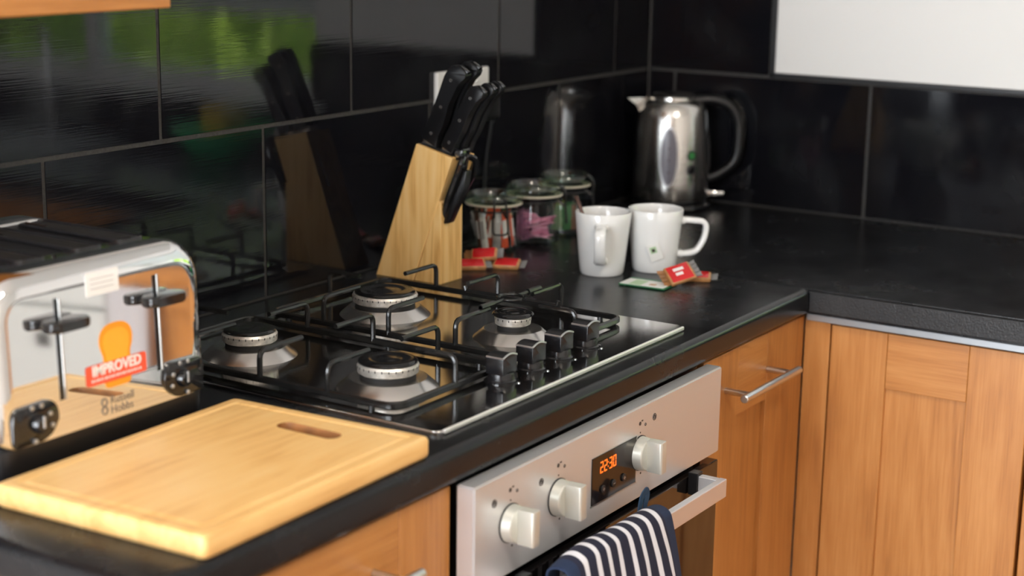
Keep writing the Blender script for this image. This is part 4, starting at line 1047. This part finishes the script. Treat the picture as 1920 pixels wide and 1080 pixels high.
# spout: a wedge on the left of the rim
bm = bmesh.new(); sp_ = []
for (o_, z_, w_) in ((-.050, .150, .004), (-.058, .172, .016), (-.070, .194, .013), (-.087, .2065, .006)):
    sp_.append([bm.verts.new(K(o_, z_)-side*w_), bm.verts.new(K(o_-.004, z_-.003)), bm.verts.new(K(o_, z_)+side*w_)])
for a, c in zip(sp_[:-1], sp_[1:]):
    for k in range(2): bm.faces.new((a[k], a[k+1], c[k+1], c[k]))
back = [[bm.verts.new(K(-.040, .150)), bm.verts.new(K(-.045, .208))]]
bm.faces.new((sp_[0][0], sp_[1][0], sp_[2][0], sp_[3][0], back[0][1], back[0][0])); bm.faces.new((sp_[0][2], back[0][0], back[0][1], sp_[3][2], sp_[2][2], sp_[1][2]))
bm.faces.new((sp_[3][0], sp_[3][1], sp_[3][2], back[0][1])); bm.faces.new((sp_[0][0], back[0][0], sp_[0][2], sp_[0][1]))
part('spout', bm, M['kettle'], ke, True, angle=60)
# water gauge, buttons: wrapped on the body facing the camera
def on_body(ang, z, d=0):
    import bisect
    for (ra, za), (rb_, zb_) in zip(bodyp[:-1], bodyp[1:]):
        if za <= z <= zb_: rr_ = ra+(rb_-ra)*(z-za)/(zb_-za); break
    v = Matrix.Rotation(ang, 3, 'Z') @ tocam.normalized(); return KC+v*(rr_+d)+Vector((0, 0, z))
def patch(za, zb, wmax, ac, d0, name, mat, par):
    bm = bmesh.new(); n_ = 24; cen_ = bm.verts.new(on_body(ac, (za+zb)/2, d0)); ring = []; ring0 = []
    for k in range(n_):
        a = 2*PI*k/n_; z = (za+zb)/2+(zb-za)/2*math.sin(a); an = ac+wmax*math.cos(a)/.070
        ring.append(bm.verts.new(on_body(an, z, d0))); ring0.append(bm.verts.new(on_body(an, z, -.002)))
    mid = []
    for k in range(n_):
        a = 2*PI*k/n_; mid.append(bm.verts.new(on_body(ac+.5*wmax*math.cos(a)/.070, (za+zb)/2+.5*(zb-za)/2*math.sin(a), d0+.0002)))
    for k in range(n_):
        j = (k+1) % n_; bm.faces.new((ring[k], ring[j], mid[j], mid[k])); bm.faces.new((mid[k], mid[j], cen_)); bm.faces.new((ring0[k], ring0[j], ring[j], ring[k]))
    return part(name, bm, mat, par, True)
pg = patch(.046, .162, .0185, -.06, .0008, 'gauge_frame', plain('gauge_rim_steel', (.42, .41, .41), .35, 1), ke)
patch(.051, .157, .0145, -.06, .0016, 'gauge_window', plain('smoky_gauge', (.17, .16, .19), .25), pg)
for z_ in (.075, .098, .120): 
    q_ = on_body(-.06, z_, .0022); part('gauge_mark', cyl(q_-tocam*.001, q_+tocam*.0006, .0018, 10), M['darkprint'], pg)
for z_, mt in ((.1060, plain('green_button', (.04, .22, .06), .25)), (.0790, M['blackgloss'])):
    q_ = on_body(.56, z_); nv_ = (Matrix.Rotation(.56, 3, 'Z') @ tocam.normalized())
    bb = part('button_ring', cyl(q_-nv_*.002, q_+nv_*.0012, .0095, 24), M['blacksatin'], ke, True)
    part('button', cyl(q_, q_+nv_*.0024, .0068, 24, bev=.0008), mt, bb, True)

# ------------------------------------------------------------------ washing-up things by the window (seen in the tiles)
t = thing('sink', 'stainless steel sink and ridged drainer under the window, outside the picture', 'sink', (-.31, -1.62, 0))
part('drainer', box(-.545, -.075, -1.62, -1.30, .0004, .006, .002), M['steel'], t)
for k in range(9): part('ridge', box(-.50, -.12, -1.345-.03*k, -1.335-.03*k, .005, .0085, .0014), M['steel'], t)
bm = box(-.545, -.075, -2.10, -1.6205, .0004, .006, .002); part('sink_rim', bm, M['steel'], t)
part('basin', box(-.50, -.12, -2.06, -1.66, .0055, .0068), M['satin'], t)
part('tap', tube(rounded([(-.09, -1.62, .006), (-.09, -1.62, .26), (-.24, -1.75, .26), (-.24, -1.75, .22)], .05, seg=6), .011, 12), M['chrome'], t, True)
t = thing('washing_up_bowl', 'green plastic bowl by the sink window', 'bowl', (-.16, -.985, 0))
part('bowl', lathe([(0, .002), (.060, .001), (.070, .006), (.108, .062), (.116, .064), (.116, .068), (.104, .068), (.066, .010), (0, .007)], -.16, -.985, 48, cap=False), M['greenplastic'], t, True)
t = thing('sponge', 'yellow washing-up sponge standing in the green bowl', 'sponge', (-.16, -.985, .01))
part('sponge_block', box(-.200, -.125, -1.015, -.945, .012, .112, .008, 3), M['sponge'], t, True)

# ------------------------------------------------------------------ put the worktop at its height above the floor
for o in C.objects:
    if o.parent is None and o.type in ('MESH', 'EMPTY'): o.location.z += ZW
